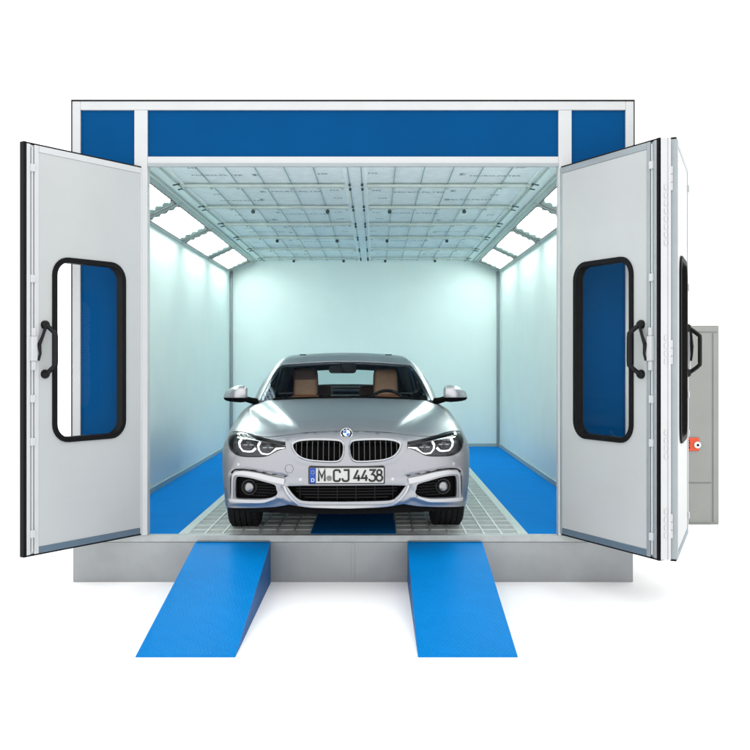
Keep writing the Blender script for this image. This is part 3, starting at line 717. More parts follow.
# ---- roof shell with pillars, glass
ws = [(0,1.10), (.30,1.13), (.55,1.21), (.70,1.31), (.765,1.40), (.748,1.50), (.715,1.66), (.675,1.82), (.640,1.95), (.612,2.045), (.585,2.085), (.45,2.045), (.25,2.008), (0,1.99)]
ws = sym(ws)
rw = [(0,3.46), (.30,3.465), (.46,3.49), (.50,3.54), (.53,3.7), (.56,3.98), (.54,4.06), (.30,4.11), (0,4.12)]; rw = sym(rw)
sw1 = smooth_loop([(.800,1.66), (.757,1.84), (.716,1.99), (.675,2.13), (.655,2.25), (.655,2.38), (.80,2.38), (.802,2.0)], 3)
sw2 = smooth_loop([(.655,2.44), (.655,2.7), (.66,3.0), (.685,3.25), (.72,3.42), (.76,3.50), (.795,3.40), (.80,3.0), (.80,2.44)], 3)
def xg(y): return .818-.10*max(0, (y-2.8)/1.3)**1.5
ro = [(.0,1.06), (.45,1.09), (.70,1.20), (.79,1.34), (.817,1.44), (.818,2.0), (.818,2.8), (.80,3.3), (.765,3.7), (.735,4.0), (.70,4.14), (0,4.19)]
roof = panel('roof', sym(ro), 'xy', green, M['paint'], car, sp=(.024,.03), holes=[ws, rw, sw1, mir(sw1), sw2, mir(sw2)], edge=.02, thick=.03)
panel('roof_lining', sym([(0,2.02), (.45,2.07), (.57,2.12), (.60,2.5), (.57,3.1), (.50,3.5), (0,3.48)]), 'xy', green, M['lining'], roof, sp=(.06,.06), off=-.05, fold=False)
def frit(name, outer, d, mode, g_, o_, par): panel(name, outer, mode, g_, M['gloss'], par, sp=(.03,.03), holes=[inset(outer, d)], off=o_, thick=.002, edge=.02)
wsg = panel('windscreen', inset(ws, .003), 'xy', green, M['wind'], car, sp=(.03,.03), off=-.004, fold=False)
frit('windscreen_border', inset(ws, .003), .030, 'xy', green, -.0065, wsg)
rwg = panel('rear_window', inset(rw, .003), 'xy', green, M['rearg'], car, sp=(.04,.04), off=-.004, fold=False)
frit('rear_window_border', inset(rw, .003), .03, 'xy', green, -.0065, rwg)
panel('side_window', inset(sw1, .002), 'xy', green, M['sideg'], car, sp=(.03,.04), off=-.004, mirror=True, fold=False)
panel('side_window', inset(sw2, .002), 'xy', green, M['sideg'], car, sp=(.03,.04), off=-.004, mirror=True, fold=False)
for xx in (-.40, .40): MB().box(xx-.03, xx+.03, 2.25, 2.262, 1.325, 1.334).build('roof_slot', M['matte'], roof)
# scuttle and wipers
sc = [(0,1.145), (.35,1.18), (.55,1.24), (.70,1.32), (.79,1.41), (.80,1.5), (.72,1.5), (.55,1.40), (0,1.30)]
panel('scuttle', sym(sc), 'xy', body, M['matte'], car, sp=(.05,.04), off=-.012, fold=False)
for pts in ([(-.60,1.29), (-.30,1.20), (.05,1.165)], [(.02,1.19), (.30,1.205), (.62,1.30)]):
    P = [Vector(onto(green, 'xy', [p])[0])+Vector((0,-.006,.012)) for p in smooth_loop(pts, 5, False)]
    P = [Vector((p.x, p.y, max(p.z, onto(body,'xy',[[p.x,p.y]])[0][2]+.008))) for p in P]
    MB().tube(P, .007, 6).build('wiper', M['matte'], car, smooth=True)
# ---- shut-line liners so that no daylight passes through the gaps
panel('inner_liner', sym([(0,.19), (.40,.17), (.58,.23), (.70,.33), (.72,.42), (.72,1.30), (0,1.15)]), 'xy', body, M['matte'], bonnet, sp=(.05,.05), off=-.03, fold=False)
ln = [(0,.265), (.50,.27), (.80,.25), (.845,.33), (.845,.60), (.80,.70), (.60,.70), (.3,.72), (0,.73)]
panel('inner_liner', sym(ln), 'xz', body, M['matte'], bumper, sp=(.05,.04), off=-.085, fold=False)
b = MB(); b.box(-.60, .60, .30, 4.30, .19, .60); b.box(-.80, .80, 1.2, 3.15, .20, .28); b.box(-.55, .55, .10, .30, .215, .27)
b.build('underbody', M['matte'], car, bevel=.02)
# ---- wheels
def wheel(x, yc, s):
    w = MB(); hw = .118; RR = .335
    prof = []
    gro = [-.062, -.022, .022, .062]
    prof = [(-hw*.88, .235), (-hw*.98, .255), (-hw, .285), (-hw*.97, .310), (-hw*.86, .328)]
    for g0 in gro: prof += [(g0-.005, RR), (g0-.0045, RR-.009), (g0+.0045, RR-.009), (g0+.005, RR)]
    prof += [(hw*.86, .328), (hw*.97, .310), (hw, .285), (hw*.98, .255), (hw*.88, .235)]
    w.lathe(prof, (0,0,0), 'x', 72); 
    t = w.build('wheel', M['tyre'], car, smooth=True); t.location = (s*x, yc, RR)
    for (g0, g1) in ((-.098,-.070), (.070,.098)):
        tr = MB()
        for k in range(60):
            a = k*2*math.pi/60
            da = .018; P = []
            for rr in (RR-.014, RR+.0008):
                for (xx, aa) in ((g0, a-da), (g1, a-da+.012), (g1, a+da+.012), (g0, a+da)): P.append((xx, math.cos(aa)*rr, math.sin(aa)*rr))
            tr.hexa(P)
        tr.build('tread_pattern', M['tyre'], t)
    rim = MB(); rim.lathe([(-.095*s,.20), (-.10*s,.236), (.09*s,.236), (.102*s,.240), (.104*s,.228), (.085*s,.215), (.03*s,.205), (-.06*s,.20)], (0,0,0), 'x', 48, closed=True)
    for k in range(10):
        a = k*math.pi*2/10+(.10 if k % 2 else -.10); ca, sa = math.cos(a), math.sin(a)
        rim.tube([(.070*s, ca*.04, sa*.04), (.078*s, ca*.12, sa*.12), (.088*s, ca*.222, sa*.222)], [.022,.014,.016], 8)
    rim.lathe([(.05*s,.06), (.085*s,.055), (.09*s,.03), (.09*s,.0)], (0,0,0), 'x', 20)
    rim.build('rim', M['rim'], t, smooth=True)
    MB().lathe([(-.01,.17), (.012,.17)], (.0,0,0), 'x', 36).build('brake_disc', M['satin'], t, smooth=True)
for s in (-1, 1):
    wheel(.772, .78, s); wheel(.772, 3.59, s)
    for yc in (.78, 3.59):      # wheel arch liners
        b = MB(); n = 20; vs = []
        for k in range(n+1):
            a = R(-8+196*k/n)
            for (xx, rr) in ((.58,.36), (.58,.375), (.85,.375), (.85,.36)): vs.append((s*xx, yc+math.cos(a)*rr, .335+math.sin(a)*rr))
        b.add(vs, [(k*4+q, k*4+(q+1) % 4, (k+1)*4+(q+1) % 4, (k+1)*4+q) for k in range(n) for q in range(4)]+[(0,1,2,3), (n*4,n*4+3,n*4+2,n*4+1)])
        b.build('wheel_arch', M['matte'], car, smooth=True)
# ================= front details
def on(P, d=0.): 
    q = onto(body, 'xz', P); g_ = grad(body, q); return q+g_*d
def ribbon(name, line, width, d0, d1, m, par, closed=False, bevel=0):   # flat strip following the nose
    L_ = np.array(line); n = len(L_); vs = []; fs = []
    for i in range(n):
        a = L_[(i-1) % n] if closed or i else L_[0]; b = L_[(i+1) % n] if closed or i < n-1 else L_[-1]
        t = (b-a)/max(np.linalg.norm(b-a), 1e-9); nn = np.array((-t[1], t[0])); w = width[i] if hasattr(width, '__len__') else width
        for (k, d) in ((-.5, d0), (-.5+.12, d1), (.5-.12, d1), (.5, d0)): vs.append(np.r_[L_[i]+nn*w*k, d])
    m_ = 4; vs = np.array(vs); vs = list(on(vs[:, :2], vs[:, 2:]))
    for i in range(n if closed else n-1):
        j = (i+1) % n
        for q in range(4): fs.append((i*m_+q, i*m_+(q+1) % 4, j*m_+(q+1) % 4, j*m_+q))
    if not closed: fs += [(3,2,1,0), tuple((n-1)*m_+q for q in range(4))]
    return MB().add(vs, fs).build(name, m, par, smooth=True, bevel=bevel)
for s in (1, -1):
    F2 = lambda L_: [(s*a, b) for a, b in L_]
    # kidney grille: surround, black recess, upright bars
    kl = dens(F2(kid), .012)
    kc = np.mean(kl, axis=0); 
    gr = MB(); rg = [on([p], .006)[0] for p in kl]
    outer = np.array(inset(kl, -.004)); inner = np.array(inset(kl, .009)); n = len(kl); vs = []
    vs = [q for pr in zip(on(outer, -.002), on(outer, .005), on(kl, .009), on(inner, .003), on(inner, -.035)) for q in pr]
    gr.add(vs, [(i*5+q, i*5+q+1, ((i+1) % n)*5+q+1, ((i+1) % n)*5+q) for i in range(n) for q in range(4)])
    G_ = gr.build('kidney_grille', M['satin'], car, smooth=True)
    bars = MB(); xs_ = np.linspace(.048, .352, 9); ki = np.array(inset(kl, .007))
    for xb in xs_:
        xb = xb*s; zs = []
        for i in range(len(ki)):
            p, q = ki[i], ki[(i+1) % len(ki)]
            if (p[0]-xb)*(q[0]-xb) <= 0 and abs(p[0]-q[0]) > 1e-9: zs.append(p[1]+(q[1]-p[1])*(xb-p[0])/(q[0]-p[0]))
        za, zb = min(zs), max(zs); ps = []
        for t in np.linspace(0, 1, 7): ps.append(on([(xb, za+(zb-za)*t)], -.004)[0])
        for i in range(6):
            p, q = ps[i], ps[i+1]; h = .0045
            bars.hexa([(p[0]-h*.5,p[1],p[2]), (p[0]+h*.5,p[1],p[2]), (p[0]+h,p[1]+.03,p[2]), (p[0]-h,p[1]+.03,p[2]), (q[0]-h*.5,q[1],q[2]), (q[0]+h*.5,q[1],q[2]), (q[0]+h,q[1]+.03,q[2]), (q[0]-h,q[1]+.03,q[2])])
    bars.build('grille_bars', M['bars'] if 'bars' in M else M.setdefault('bars', mat('gloss_grille_bar', (.03,.03,.032), .18, .3, coat=.6)), G_)
    panel('recess', F2(kid), 'xz', body, M['matte'], G_, sp=(.04,.04), off=-.05, fold=False)
    # headlamp
    hd = F2(head)
    if s < 0: hd = hd[::-1]
    lens = panel('headlight', inset(hd, .0025), 'xz', body, M['lens'], car, sp=(.018,.014), off=-.003, fold=False)
    bk = panel('lamp_housing', inset(hd, .001), 'xz', body, M['bucket'], lens, sp=(.02,.014), off=-.050, fold=False)
    rim_ = MB(); h2 = dens(inset(hd, .0015), .012); n = len(h2); vs = []
    vs = [q for pr in zip(on(h2, -.006), on(h2, -.052)) for q in pr]
    rim_.add(vs, [(i*2, i*2+1, ((i+1) % n)*2+1, ((i+1) % n)*2) for i in range(n)]); rim_.build('lamp_wall', M['gloss'], lens, smooth=True)
    panel('lamp_border', inset(hd, .003), 'xz', body, M['gloss'], lens, sp=(.03,.03), holes=[inset(inset(hd, .003), .006)], off=-.005, thick=.002, edge=.012)
    drl1 = F2([(.762,.728), (.778,.702), (.771,.670), (.746,.641), (.700,.638), (.674,.642), (.650,.666)])
    drl2 = F2([(.620,.711), (.633,.686), (.626,.653), (.604,.627), (.565,.623), (.538,.628), (.520,.645), (.498,.667), (.465,.669), (.434,.671)])
    for L_ in (drl1, drl2):
        q = dens(L_, .012, False); ribbon('daylight_strip', q, .0100, -.030, -.016, M['drl'], lens)
    hb_ = F2([(.800,.735), (.72,.732), (.60,.716), (.50,.702), (.436,.690)])
    ribbon('trim_blade', smooth_loop(hb_, 4, False), .010, -.038, -.020, M['satin'], lens)
    for (cx_, cz_) in ((.708,.684), (.562,.668)):
        c = on([(s*cx_, cz_)], -.030)[0]
        MB().lathe([(-.004,.026), (.0,.030), (.006,.028), (.008,.022)], (c[0], c[1], c[2]), 'y', 24).build('projector_ring', M['bucket'], lens, smooth=True)
        MB().ball((c[0], c[1]+.004, c[2]), (.021,.012,.021), 20, 10).build('projector_lens', M['plens'] if 'plens' in M else M.setdefault('plens', mat('projector_lens', (.03,.032,.035), .08, .3)), lens, smooth=True)
        b = MB(); b.box(c[0]-.036, c[0]+.036, c[1]-.006, c[1]-.002, c[2]+.006, c[2]+.011); b.build('shutter', M['satin'], lens)
    # side intake
    fo = panel('side_intake', F2(fog) if s > 0 else F2(fog)[::-1], 'xz', body, M['matte'], car, sp=(.03,.03), off=-.045, fold=False)
    w_ = MB(); fl = dens(F2(fog), .012); n = len(fl); vs = []
    vs = [q for pr in zip(on(fl, -.008), on(fl, -.046)) for q in pr]
    w_.add(vs, [(i*2, i*2+1, ((i+1) % n)*2+1, ((i+1) % n)*2) for i in range(n)]); w_.build('intake_wall', M['gloss'], fo, smooth=True)
    ms = MB()       # honeycomb of wavy slats
    for r_ in range(6):
        zz = .318+r_*.021
        for c_ in range(9):
            x0 = .495+c_*.021+(r_ % 2)*.0105
            if x0 > .665 or not inside([(x0, zz)], inset(fog, .010))[0]: continue
            P = [on([(s*(x0-.0105), zz)], -.030)[0], on([(s*(x0-.004), zz+.007)], -.022)[0], on([(s*(x0+.004), zz+.007)], -.022)[0], on([(s*(x0+.0105), zz)], -.030)[0]]
            ms.tube(P, .0028, 5)
    ms.build('honeycomb_mesh', M['mesh'], fo)
    c = on([(s*.699,.378)], -.030)[0]; d = grad(body, c[None])[0]
    fgl = MB().lathe([(-.006,.040), (-.012,.039), (-.012,.036), (-.002,.034), (.012,.030)], (0,0,0), 'y', 28, closed=True).build('fog_light', M['gloss'], car, smooth=True)
    fgl.location = c; fgl.rotation_euler = (0, 0, math.atan2(d[0], -d[1])*.6)
    MB().ball((0,-.004,0), (.035,.013,.035), 24, 10).build('lamp_lens', M['foglens'] if 'foglens' in M else M.setdefault('foglens', mat('fog_lens', (.28,.28,.29), .12, .8, bump=.6, bscale=45)), fgl, smooth=True)
    MB().lathe([(.0,.06), (-.006,.060), (-.010,.055), (-.010,.047), (.0,.045)], (0,0.006,0), 'y', 28, closed=True).build('bezel', M['gloss'], fgl, smooth=True)
    # raised silver blade above and outside of the intake
    tl_ = [(.806,.288), (.803,.36), (.802,.42), (.796,.458), (.772,.478), (.711,.482), (.62,.470), (.516,.448), (.43,.434)]
    tw_ = smooth_loop(F2(tl_), 5, False); ww = np.interp(np.linspace(0, 1, len(tw_)), [0,.3,.42,.5,.8,1], [.017,.018,.026,.032,.046,.055])
    ribbon('bumper_trim', tw_, list(ww), -.006, .013, M['paint_l'], bumper)
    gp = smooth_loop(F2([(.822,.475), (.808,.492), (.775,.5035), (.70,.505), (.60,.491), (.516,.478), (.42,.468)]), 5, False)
    ribbon('trim_gap_shade', gp, list(np.interp(np.linspace(0, 1, len(gp)), [0,.5,1], [.009,.007,.002])), -.010, -.004, M['matte'], bumper)  # black strip drawn in for the shadow line in the groove above the trim
    wl = smooth_loop(F2([(.825,.285), (.70,.287), (.60,.291), (.545,.302), (.492,.322)]), 5, False)
    ribbon('winglet', wl, list(np.interp(np.linspace(0, 1, len(wl)), [0,.6,1], [.030,.028,.010])), .0, .016, M['paint_l'], bumper)
    panel('air_slot', F2(slot), 'xz', body, M['matte'], bumper, sp=(.03,.03), off=-.03, fold=False)
    # parking sensors, washer cover
    for (a, b_) in ((.320,.450), (.763,.540)):
        c = on([(s*a, b_)], .001)[0]; dd = grad(body, c[None])[0]
        o = MB().lathe([(.004,.0125), (-.0015,.0115), (-.002,.0)], (0,0,0), 'y', 16).build('parking_sensor', M['paint_l'], bumper, smooth=True); o.location = c; o.rotation_euler = (0, 0, math.atan2(dd[0], -dd[1]))
    # mirror
    mr = MB(); ring = []; secs = [(.832,.0,.045,.046,.985), (.848,.0,.062,.068,.988), (.89,.0,.070,.072,.988), (.945,.002,.066,.064,.984), (.985,.010,.056,.052,.976), (1.018,.022,.036,.036,.968), (1.034,.036,.012,.014,.958)]
    vs = []; n = 20
    for x_, dy, ry, rz, zc in secs:
        for k in range(n):
            a = 2*math.pi*k/n; ca, sa = math.cos(a), math.sin(a); e = .72
            vs.append((s*x_, 1.45+dy+ry*(abs(ca)**e)*(1 if ca > 0 else -1), zc+.008+rz*(abs(sa)**e)*(1 if sa > 0 else -1)))
    m0 = len(secs); mr.add(vs, [(i*n+k, i*n+(k+1) % n, (i+1)*n+(k+1) % n, (i+1)*n+k) for i in range(m0-1) for k in range(n)]+[tuple(range(n)), tuple(range((m0-1)*n, m0*n))])
    mo = mr.build('door_mirror', M['paint_l'], car, smooth=True)
    lw = MB(); vs = []
    for x_, dy, ry, rz, zc in secs:
        for k in range(11):
            a = math.pi+math.pi*k/10; ca, sa = math.cos(a), math.sin(a); e = .72
            vs.append((s*x_, 1.45+dy+(ry+.003)*(abs(ca)**e)*(1 if ca > 0 else -1), min(zc+.008+(rz+.003)*(abs(sa)**e)*(1 if sa > 0 else -1), .962-.25*(x_-.84)*0)))
    lw.add(vs, [(i*11+k, i*11+k+1, (i+1)*11+k+1, (i+1)*11+k) for i in range(m0-1) for k in range(10)]+[tuple(range(11)), tuple(range((m0-1)*11, m0*11))])
    for i in range(m0-1): lw.f.append(tuple(range(0)) or (i*11, (i+1)*11, (i+1)*11+10-0, i*11+10))
    lw.build('mirror_base', M['matte'], mo, smooth=True)
    MB().tube([(s*.76,1.50,.925), (s*.80,1.475,.935), (s*.85,1.455,.950)], [.030,.026,.024], 12).build('mirror_arm', M['matte'], mo, smooth=True)
    b = MB(); b.add([(s*.845,1.522,.955), (s*.99,1.515,.955), (s*.985,1.515,1.035), (s*.85,1.522,1.045), (s*.845,1.528,.955), (s*.99,1.521,.955), (s*.985,1.521,1.035), (s*.85,1.528,1.045)], [(0,1,2,3), (7,6,5,4), (0,4,5,1), (1,5,6,2), (2,6,7,3), (3,7,4,0)]); b.build('mirror_glass', M['chrome'], mo)
for L_ in ([(-.428,.404), (-.402,.350), (-.342,.292), (-.27,.272), (-.12,.268), (0,.267), (.12,.268), (.27,.272), (.342,.292), (.402,.350), (.428,.404)],):
    q = smooth_loop(L_, 5, False); w_ = .016+.012*np.clip(1-np.abs(np.array(q)[:,0])/.5, 0, 1); ribbon('lip_trim', q, list(w_), .006, .019, M['paint_l'], bumper)
c_ = on([(-.399,.522)], .0)[0]; g_ = grad(body, c_[None])[0]
o = MB().lathe([(.001,.0305), (-.0015,.0300), (-.0015,.0292), (.001,.0288)], (0,0,0), 'y', 32, closed=True).build('tow_cover', M['bucket'], bumper, smooth=True); o.location = c_+g_*.001; o.rotation_euler = (R(-2), 0, math.atan2(g_[0], -g_[1]))
# middle intake: recess, mesh and bars
it = panel('lower_intake', intake, 'xz', body, M['matte'], car, sp=(.05,.03), off=-.07, fold=False)
b = MB()
for k in range(5):
    zz = .315+k*.022; hw_ = .36 if k > 1 else .30+.03*k
    L_ = [on([(x_, zz)], -.045)[0] for x_ in np.linspace(-hw_, hw_, 25)]; b.tube(L_, .0038, 6)
b.each('intake_slat', M['mesh'], it, smooth=True)
b = MB()
for x_ in (-.33, -.20, -.066, .066, .20, .33): 
    p, q = on([(x_,.300)], -.035)[0], on([(x_,.405)], -.035)[0]; b.tube([p, q], .0035, 6)
b.each('intake_post', M['mesh'], it, smooth=True)
il = dens(intake, .012); n = len(il); vs = []
vs = [q for pr in zip(on(il, .001), on(il, -.072)) for q in pr]
MB().add(vs, [(i*2, i*2+1, ((i+1) % n)*2+1, ((i+1) % n)*2) for i in range(n)]).build('intake_wall', M['gloss'], it, smooth=True)
c = on([(-.29,.45)], .0)[0]
# lower chin spoiler in black below the bumper
b = MB(); P = [(x_, on([(x_, .262)], 0)[0][1]+.03, .238+.0*abs(x_)) for x_ in np.linspace(-.80, .80, 33)]
for i in range(32):
    p, q = P[i], P[i+1]; b.hexa([(p[0],p[1],.205), (q[0],q[1],.205), (q[0],q[1]+.10,.205), (p[0],p[1]+.10,.205), (p[0],p[1],.262), (q[0],q[1],.262), (q[0],q[1]+.10,.262), (p[0],p[1]+.10,.262)])
b.build('chin_spoiler', M['matte'], car)
# badge
bc = on([(0,.7565)], .004)[0]; tilt = R(-32)
bd = MB().lathe([(.004,.041), (-.003,.041), (-.0055,.039), (-.006,.0)], (0,0,0), 'y', 40).build('bonnet_badge', M['gloss'], car, smooth=True); bd.location = bc; bd.rotation_euler = (tilt, 0, 0)
MB().lathe([(.0,.0425), (-.0065,.0425), (-.0075,.0405), (-.006,.0385)], (0,0,0), 'y', 40, closed=True).build('ring', M['chrome'], bd, smooth=True)
MB().lathe([(-.006,.0255), (-.0074,.0255), (-.0078,.0240), (-.006,.0238)], (0,0,0), 'y', 32, closed=True).build('inner_ring', M['chrome'], bd, smooth=True)
for q in range(4):
    vs = [(0,-.0068,0)]+[(.0238*math.cos(R(90*q+k*9)), -.0068, .0238*math.sin(R(90*q+k*9))) for k in range(11)]
    MB().add(vs, [(0, k, k+1) for k in range(1, 11)]).build('quarter', M['badge_white'] if q in (0, 2) and 'badge_white' in M else (M.setdefault('badge_white', mat('badge_white', (.8,.8,.8), .3)) if q in (0, 2) else M.setdefault('badge_blue', mat('badge_blue', (.01,.15,.5), .3))), bd)
for ch, a in (('B', 132), ('M', 90), ('W', 48)):
    vs, fs = text_mesh(ch, .016, cx=True); cs, sn = math.cos(R(a-90)), math.sin(R(a-90)); rr = .0268
    MB().add([(rr*math.cos(R(a))+v[0]*cs-v[1]*sn, -.0067, rr*math.sin(R(a))+v[0]*sn+v[1]*cs) for v in vs], fs).build('badge_letter', M['badge_white'], bd)
# number plate
py = -.022; pc = (.001, py, .4815)
np_ = MB(); np_.prism(rrect(-.259, .259, -.0555, .0555, .008), [], lambda a, c, t: (a, t, c), .008); plate = np_.build('number_plate', M['plate'], car, loc=pc)
MB().prism(rrect(-.264, .264, -.0605, .0605, .010), [], lambda a, c, t: (a, .0085+t, c), .030).build('plate_holder', M['matte'], plate)
fr = MB(); fr.prism(rrect(-.2585, .2585, -.055, .055, .0078), [rrect(-.2555, .2555, -.052, .052, .006)], lambda a, c, t: (a, -.0012+t, c), .001); fr.build('border', M['ink'], plate)
MB().prism(rrect(-.2553, -.212, -.0518, .0518, .004), [], lambda a, c, t: (a, -.0011+t, c), .001).build('blue_band', M['eu'], plate)
b = MB()
for k in range(12):
    a = R(30*k); b.prism([(-.2337+.0115*math.cos(a)+.0022*math.cos(R(90+36*j))*(1 if j % 2 == 0 else .42), .023+.0115*math.sin(a)+.0022*math.sin(R(90+36*j))*(1 if j % 2 == 0 else .42)) for j in range(10)], [], lambda a, c, t: (a, -.0017+t, c), .0005)
b.build('star_ring', M.setdefault('star', mat('star_yellow', (.75,.6,.1), .5)), plate)
vs, fs = text_mesh('D', .034); MB().add([(-.2337+v[0], -.0017, -.042+v[1]) for v in vs], fs).build('country_letter', M['badge_white'], plate)
H_ = .076; Wd = .044; sw_ = .0134
def arcp(cx_, cz_, rx, rz, a0, a1, n=10): return [(cx_+rx*math.cos(R(a0+(a1-a0)*k/n)), cz_+rz*math.sin(R(a0+(a1-a0)*k/n))) for k in range(n+1)]
h = H_/2; w = Wd/2
GL = {'M': [[(-w,-h), (-w,h), (0,-.012), (w,h), (w,-h)]],
      'C': [[(w,h-.020)]+arcp(w-.014, h-.014, .014, .014, 0, 90)[1:]+arcp(-w+.014, h-.014, .014, .014, 90, 180)+arcp(-w+.014, -h+.014, .014, .014, 180, 270)+arcp(w-.014, -h+.014, .014, .014, 270, 360)+[(w,-h+.020)]],
      'J': [[(-w+.008,h), (w,h), (w,-h+.015)]+arcp(w-.015, -h+.015, .015, .015, 0, -90)[1:]+arcp(-w+.015, -h+.015, .015, .015, -90, -180)+[(-w,-h+.020)]],
      '4': [[(.006,h), (-w,-h+.020), (w,-h+.020)], [(.010,.004), (.010,-h)]],
      '3': [[(-w,h), (w-.002,h), (-.002,.008), (.004,.007)]+arcp(w-.018, -h+.023, .018, .021, 70, 0, 6)+arcp(w-.018, -h+.018, .018, .018, 0, -90, 6)+arcp(-w+.015, -h+.015, .015, .015, -90, -180, 6)],
      '8': [arcp(0, h-.017, .017, .017, -90, 270, 20), arcp(0, -h+.021, .0215, .021, 90, 450, 22)]}
def glyph(ch, cx_, wsc=1):
    parts = MB()
    for st in GL[ch]:
        P = [np.array((a*wsc, b)) for a, b in st]; n = len(P); hw = sw_/2; L_ = []; Rr = []
        for i in range(n):
            a = P[max(i-1, 0)]; c = P[min(i+1, n-1)]; b_ = P[i]
            e1 = (b_-a) if i else (c-b_); e2 = (c-b_) if i < n-1 else (b_-a); e1 = e1/np.linalg.norm(e1); e2 = e2/np.linalg.norm(e2)
            n1 = np.array((-e1[1], e1[0])); n2 = np.array((-e2[1], e2[0])); m_ = n1+n2; m_ /= max(np.linalg.norm(m_), 1e-6); k = hw/max(m_.dot(n1), .45)
            L_.append(b_+m_*k); Rr.append(b_-m_*k)
        vs = [(cx_+p[0], -.0022, p[1]) for p in L_]+[(cx_+p[0], -.0022, p[1]) for p in Rr]
        parts.add(vs, [(i, i+1, n+i+1, n+i) for i in range(n-1)])
    return parts.build('plate_character', M['ink'], plate)
for ch, cx_ in (('M', -.172), ('C', -.068), ('J', -.008), ('4', .072), ('4', .124), ('3', .176), ('8', .225)): glyph(ch, cx_-.0, .95)
MB().lathe([(-.0012,.019), (-.0020,.018), (-.0021,0)], (-.121,0,-.018), 'y', 28).build('plate_seal', M.setdefault('seal', mat('seal_grey', (.16,.17,.165), .4, noise=.5, nscale=90)), plate, smooth=True)
# ================= cabin
cabin = MB(); cabin.box(-.70, .70, 1.3, 3.9, .28, .34); cabin.build('cabin_floor', M['trimdk'], car)
# dashboard
b = MB(); prof = [(1.22,.80), (1.24,.905), (1.34,.925), (1.50,.935), (1.66,.932), (1.74,.905), (1.76,.80), (1.74,.60)]
vs = []; xs_ = np.linspace(-.73, .73, 15)
for x_ in xs_:
    for (yy, zz) in prof: vs.append((x_, yy+.10*(abs(x_)/.73)**2*(yy < 1.6), zz+(.018*math.exp(-((x_-.37)/.16)**2) if yy > 1.45 and zz > .85 else 0)))
k_ = len(prof); b.add(vs, [(i*k_+j, i*k_+j+1, (i+1)*k_+j+1, (i+1)*k_+j) for i in range(14) for j in range(k_-1)]); b.build('dashboard', M['trimdk'], car, smooth=True)
# steering wheel (driver sits at the right of the picture)
P = []; 
for k in range(32):
    a = 2*math.pi*k/32; v = Vector((.185*math.cos(a), 0, .185*math.sin(a))); v.rotate(Matrix.Rotation(R(-24), 3, 'X')); P.append(v+Vector((.37,1.86,.835)))
stw = MB().tube(P, .0145, 10, closed=True).build('steering_wheel', M['gloss'], car, smooth=True)
b = MB(); b.ball((.37,1.845,.835), (.07,.03,.06), 16, 8); b.build('hub', M['trimdk'], stw, smooth=True)
b = MB(); b.hexa([(.20,1.84,.82), (.54,1.84,.82), (.54,1.86,.82), (.20,1.86,.82), (.20,1.84,.85), (.54,1.84,.85), (.54,1.86,.85), (.20,1.86,.85)]); b.build('spoke', M['trimdk'], stw, bevel=.006)
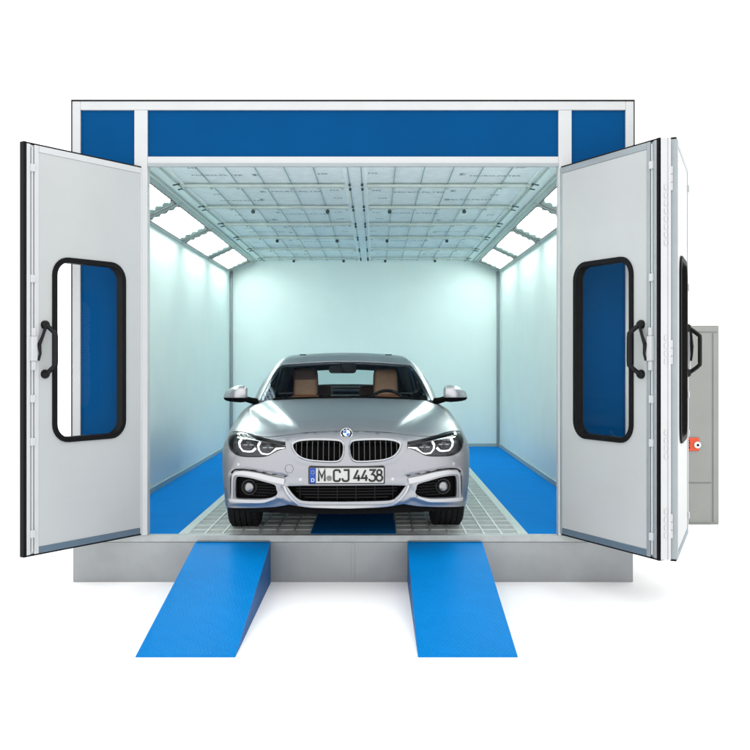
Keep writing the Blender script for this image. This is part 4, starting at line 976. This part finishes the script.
# seats
def cushion(name, m, par, x, y, z0, z1, w0, w1, t0, t1, lean, nz=12, nx=12, e=.38):
    vs = []
    for j in range(nz+1):
        v = j/nz; zz = z0+(z1-z0)*v; ed = min(1, (1-abs(2*v-1)**5)**.5+.04); w = (w0+(w1-w0)*v)*(.72+.28*ed); t = (t0+(t1-t0)*v)*ed
        for k in range(nx*2):
            a = math.pi*k/nx; ca, sa = math.cos(a), math.sin(a)
            vs.append((x+w*abs(ca)**e*(1 if ca > 0 else -1), y+lean*v+t*abs(sa)**.7*(1 if sa > 0 else -1), zz))
    n = nx*2; b = MB(); b.add(vs, [(j*n+k, j*n+(k+1) % n, (j+1)*n+(k+1) % n, (j+1)*n+k) for j in range(nz) for k in range(n)]+[tuple(range(n))[::-1], tuple(range(nz*n, (nz+1)*n))])
    return b.build(name, m, par, smooth=True)
for s, dr in ((-1, 0), (1, 1)):
    x = s*.385
    st = cushion('front_seat', M['tan'], car, x, 2.28, .42, .945, .22, .165, .07, .055, .20)
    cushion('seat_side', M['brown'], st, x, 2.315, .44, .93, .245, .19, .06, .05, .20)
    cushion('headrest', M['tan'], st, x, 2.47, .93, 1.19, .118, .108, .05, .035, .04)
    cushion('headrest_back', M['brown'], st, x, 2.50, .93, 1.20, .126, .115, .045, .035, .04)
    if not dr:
        cushion('headrest_shade', M['brown'], st, x-.003, 2.492, 1.085, 1.197, .123, .111, .052, .040, .018)  # added brown shell: shade on the upper headrest put into the colour
    MB().box(x-.26, x+.26, 1.85, 2.35, .34, .50).build('seat_base', M['tan'], st, bevel=.04)
    cushion('rear_headrest', M['brown'], car, s*.25, 3.36, .90, 1.02, .115, .10, .04, .035, .02)
rb = MB(); rb.box(-.62, .62, 3.18, 3.36, .40, .90); rb.build('rear_bench', M['tan'], car, bevel=.05, seg=3)
MB().box(-.60, .60, 3.38, 4.0, .885, .90).build('parcel_shelf', M['trimdk'], car)
for s in (-1, 1):
    b = MB(); b.hexa([(s*.74,1.5,.4), (s*.78,1.5,.4), (s*.78,3.6,.4), (s*.74,3.6,.4), (s*.72,1.5,.935), (s*.765,1.5,.935), (s*.765,3.6,.935), (s*.72,3.6,.935)]); b.build('door_lining', M['trimdk'], car)
    b = MB(); b.hexa([(s*.765,2.36,.93), (s*.78,2.36,.93), (s*.78,2.48,.93), (s*.765,2.48,.93), (s*.57,2.40,1.29), (s*.60,2.40,1.29), (s*.60,2.48,1.29), (s*.57,2.48,1.29)]); b.build('pillar_trim', M['lining'], car)
    b = MB(); b.hexa([(s*.42,3.45,.90), (s*.66,3.45,.90), (s*.64,3.9,.90), (s*.46,3.9,.90), (s*.36,3.28,1.22), (s*.53,3.28,1.22), (s*.53,3.40,1.22), (s*.38,3.40,1.22)]); b.build('pillar_trim', M['lining'], car)
# rear-view mirror with sensor housing
rm = MB(); rm.prism(rrect(-.125, .125, -.036, .036, .03), [], lambda a, c, t: (a, t, c), .035); rmo = rm.build('rear_view_mirror', M['blackpl'], car, smooth=True, loc=(-.03, 2.02, 1.195)); 
MB().hexa([(.01,-.10,-.03), (.10,-.10,-.03), (.10,-.02,-.03), (.01,-.02,-.03), (-.03,-.10,.055), (.12,-.10,.055), (.12,.03,.075), (-.03,.03,.075)]).build('sensor_housing', M['blackpl'], rmo, bevel=.01)
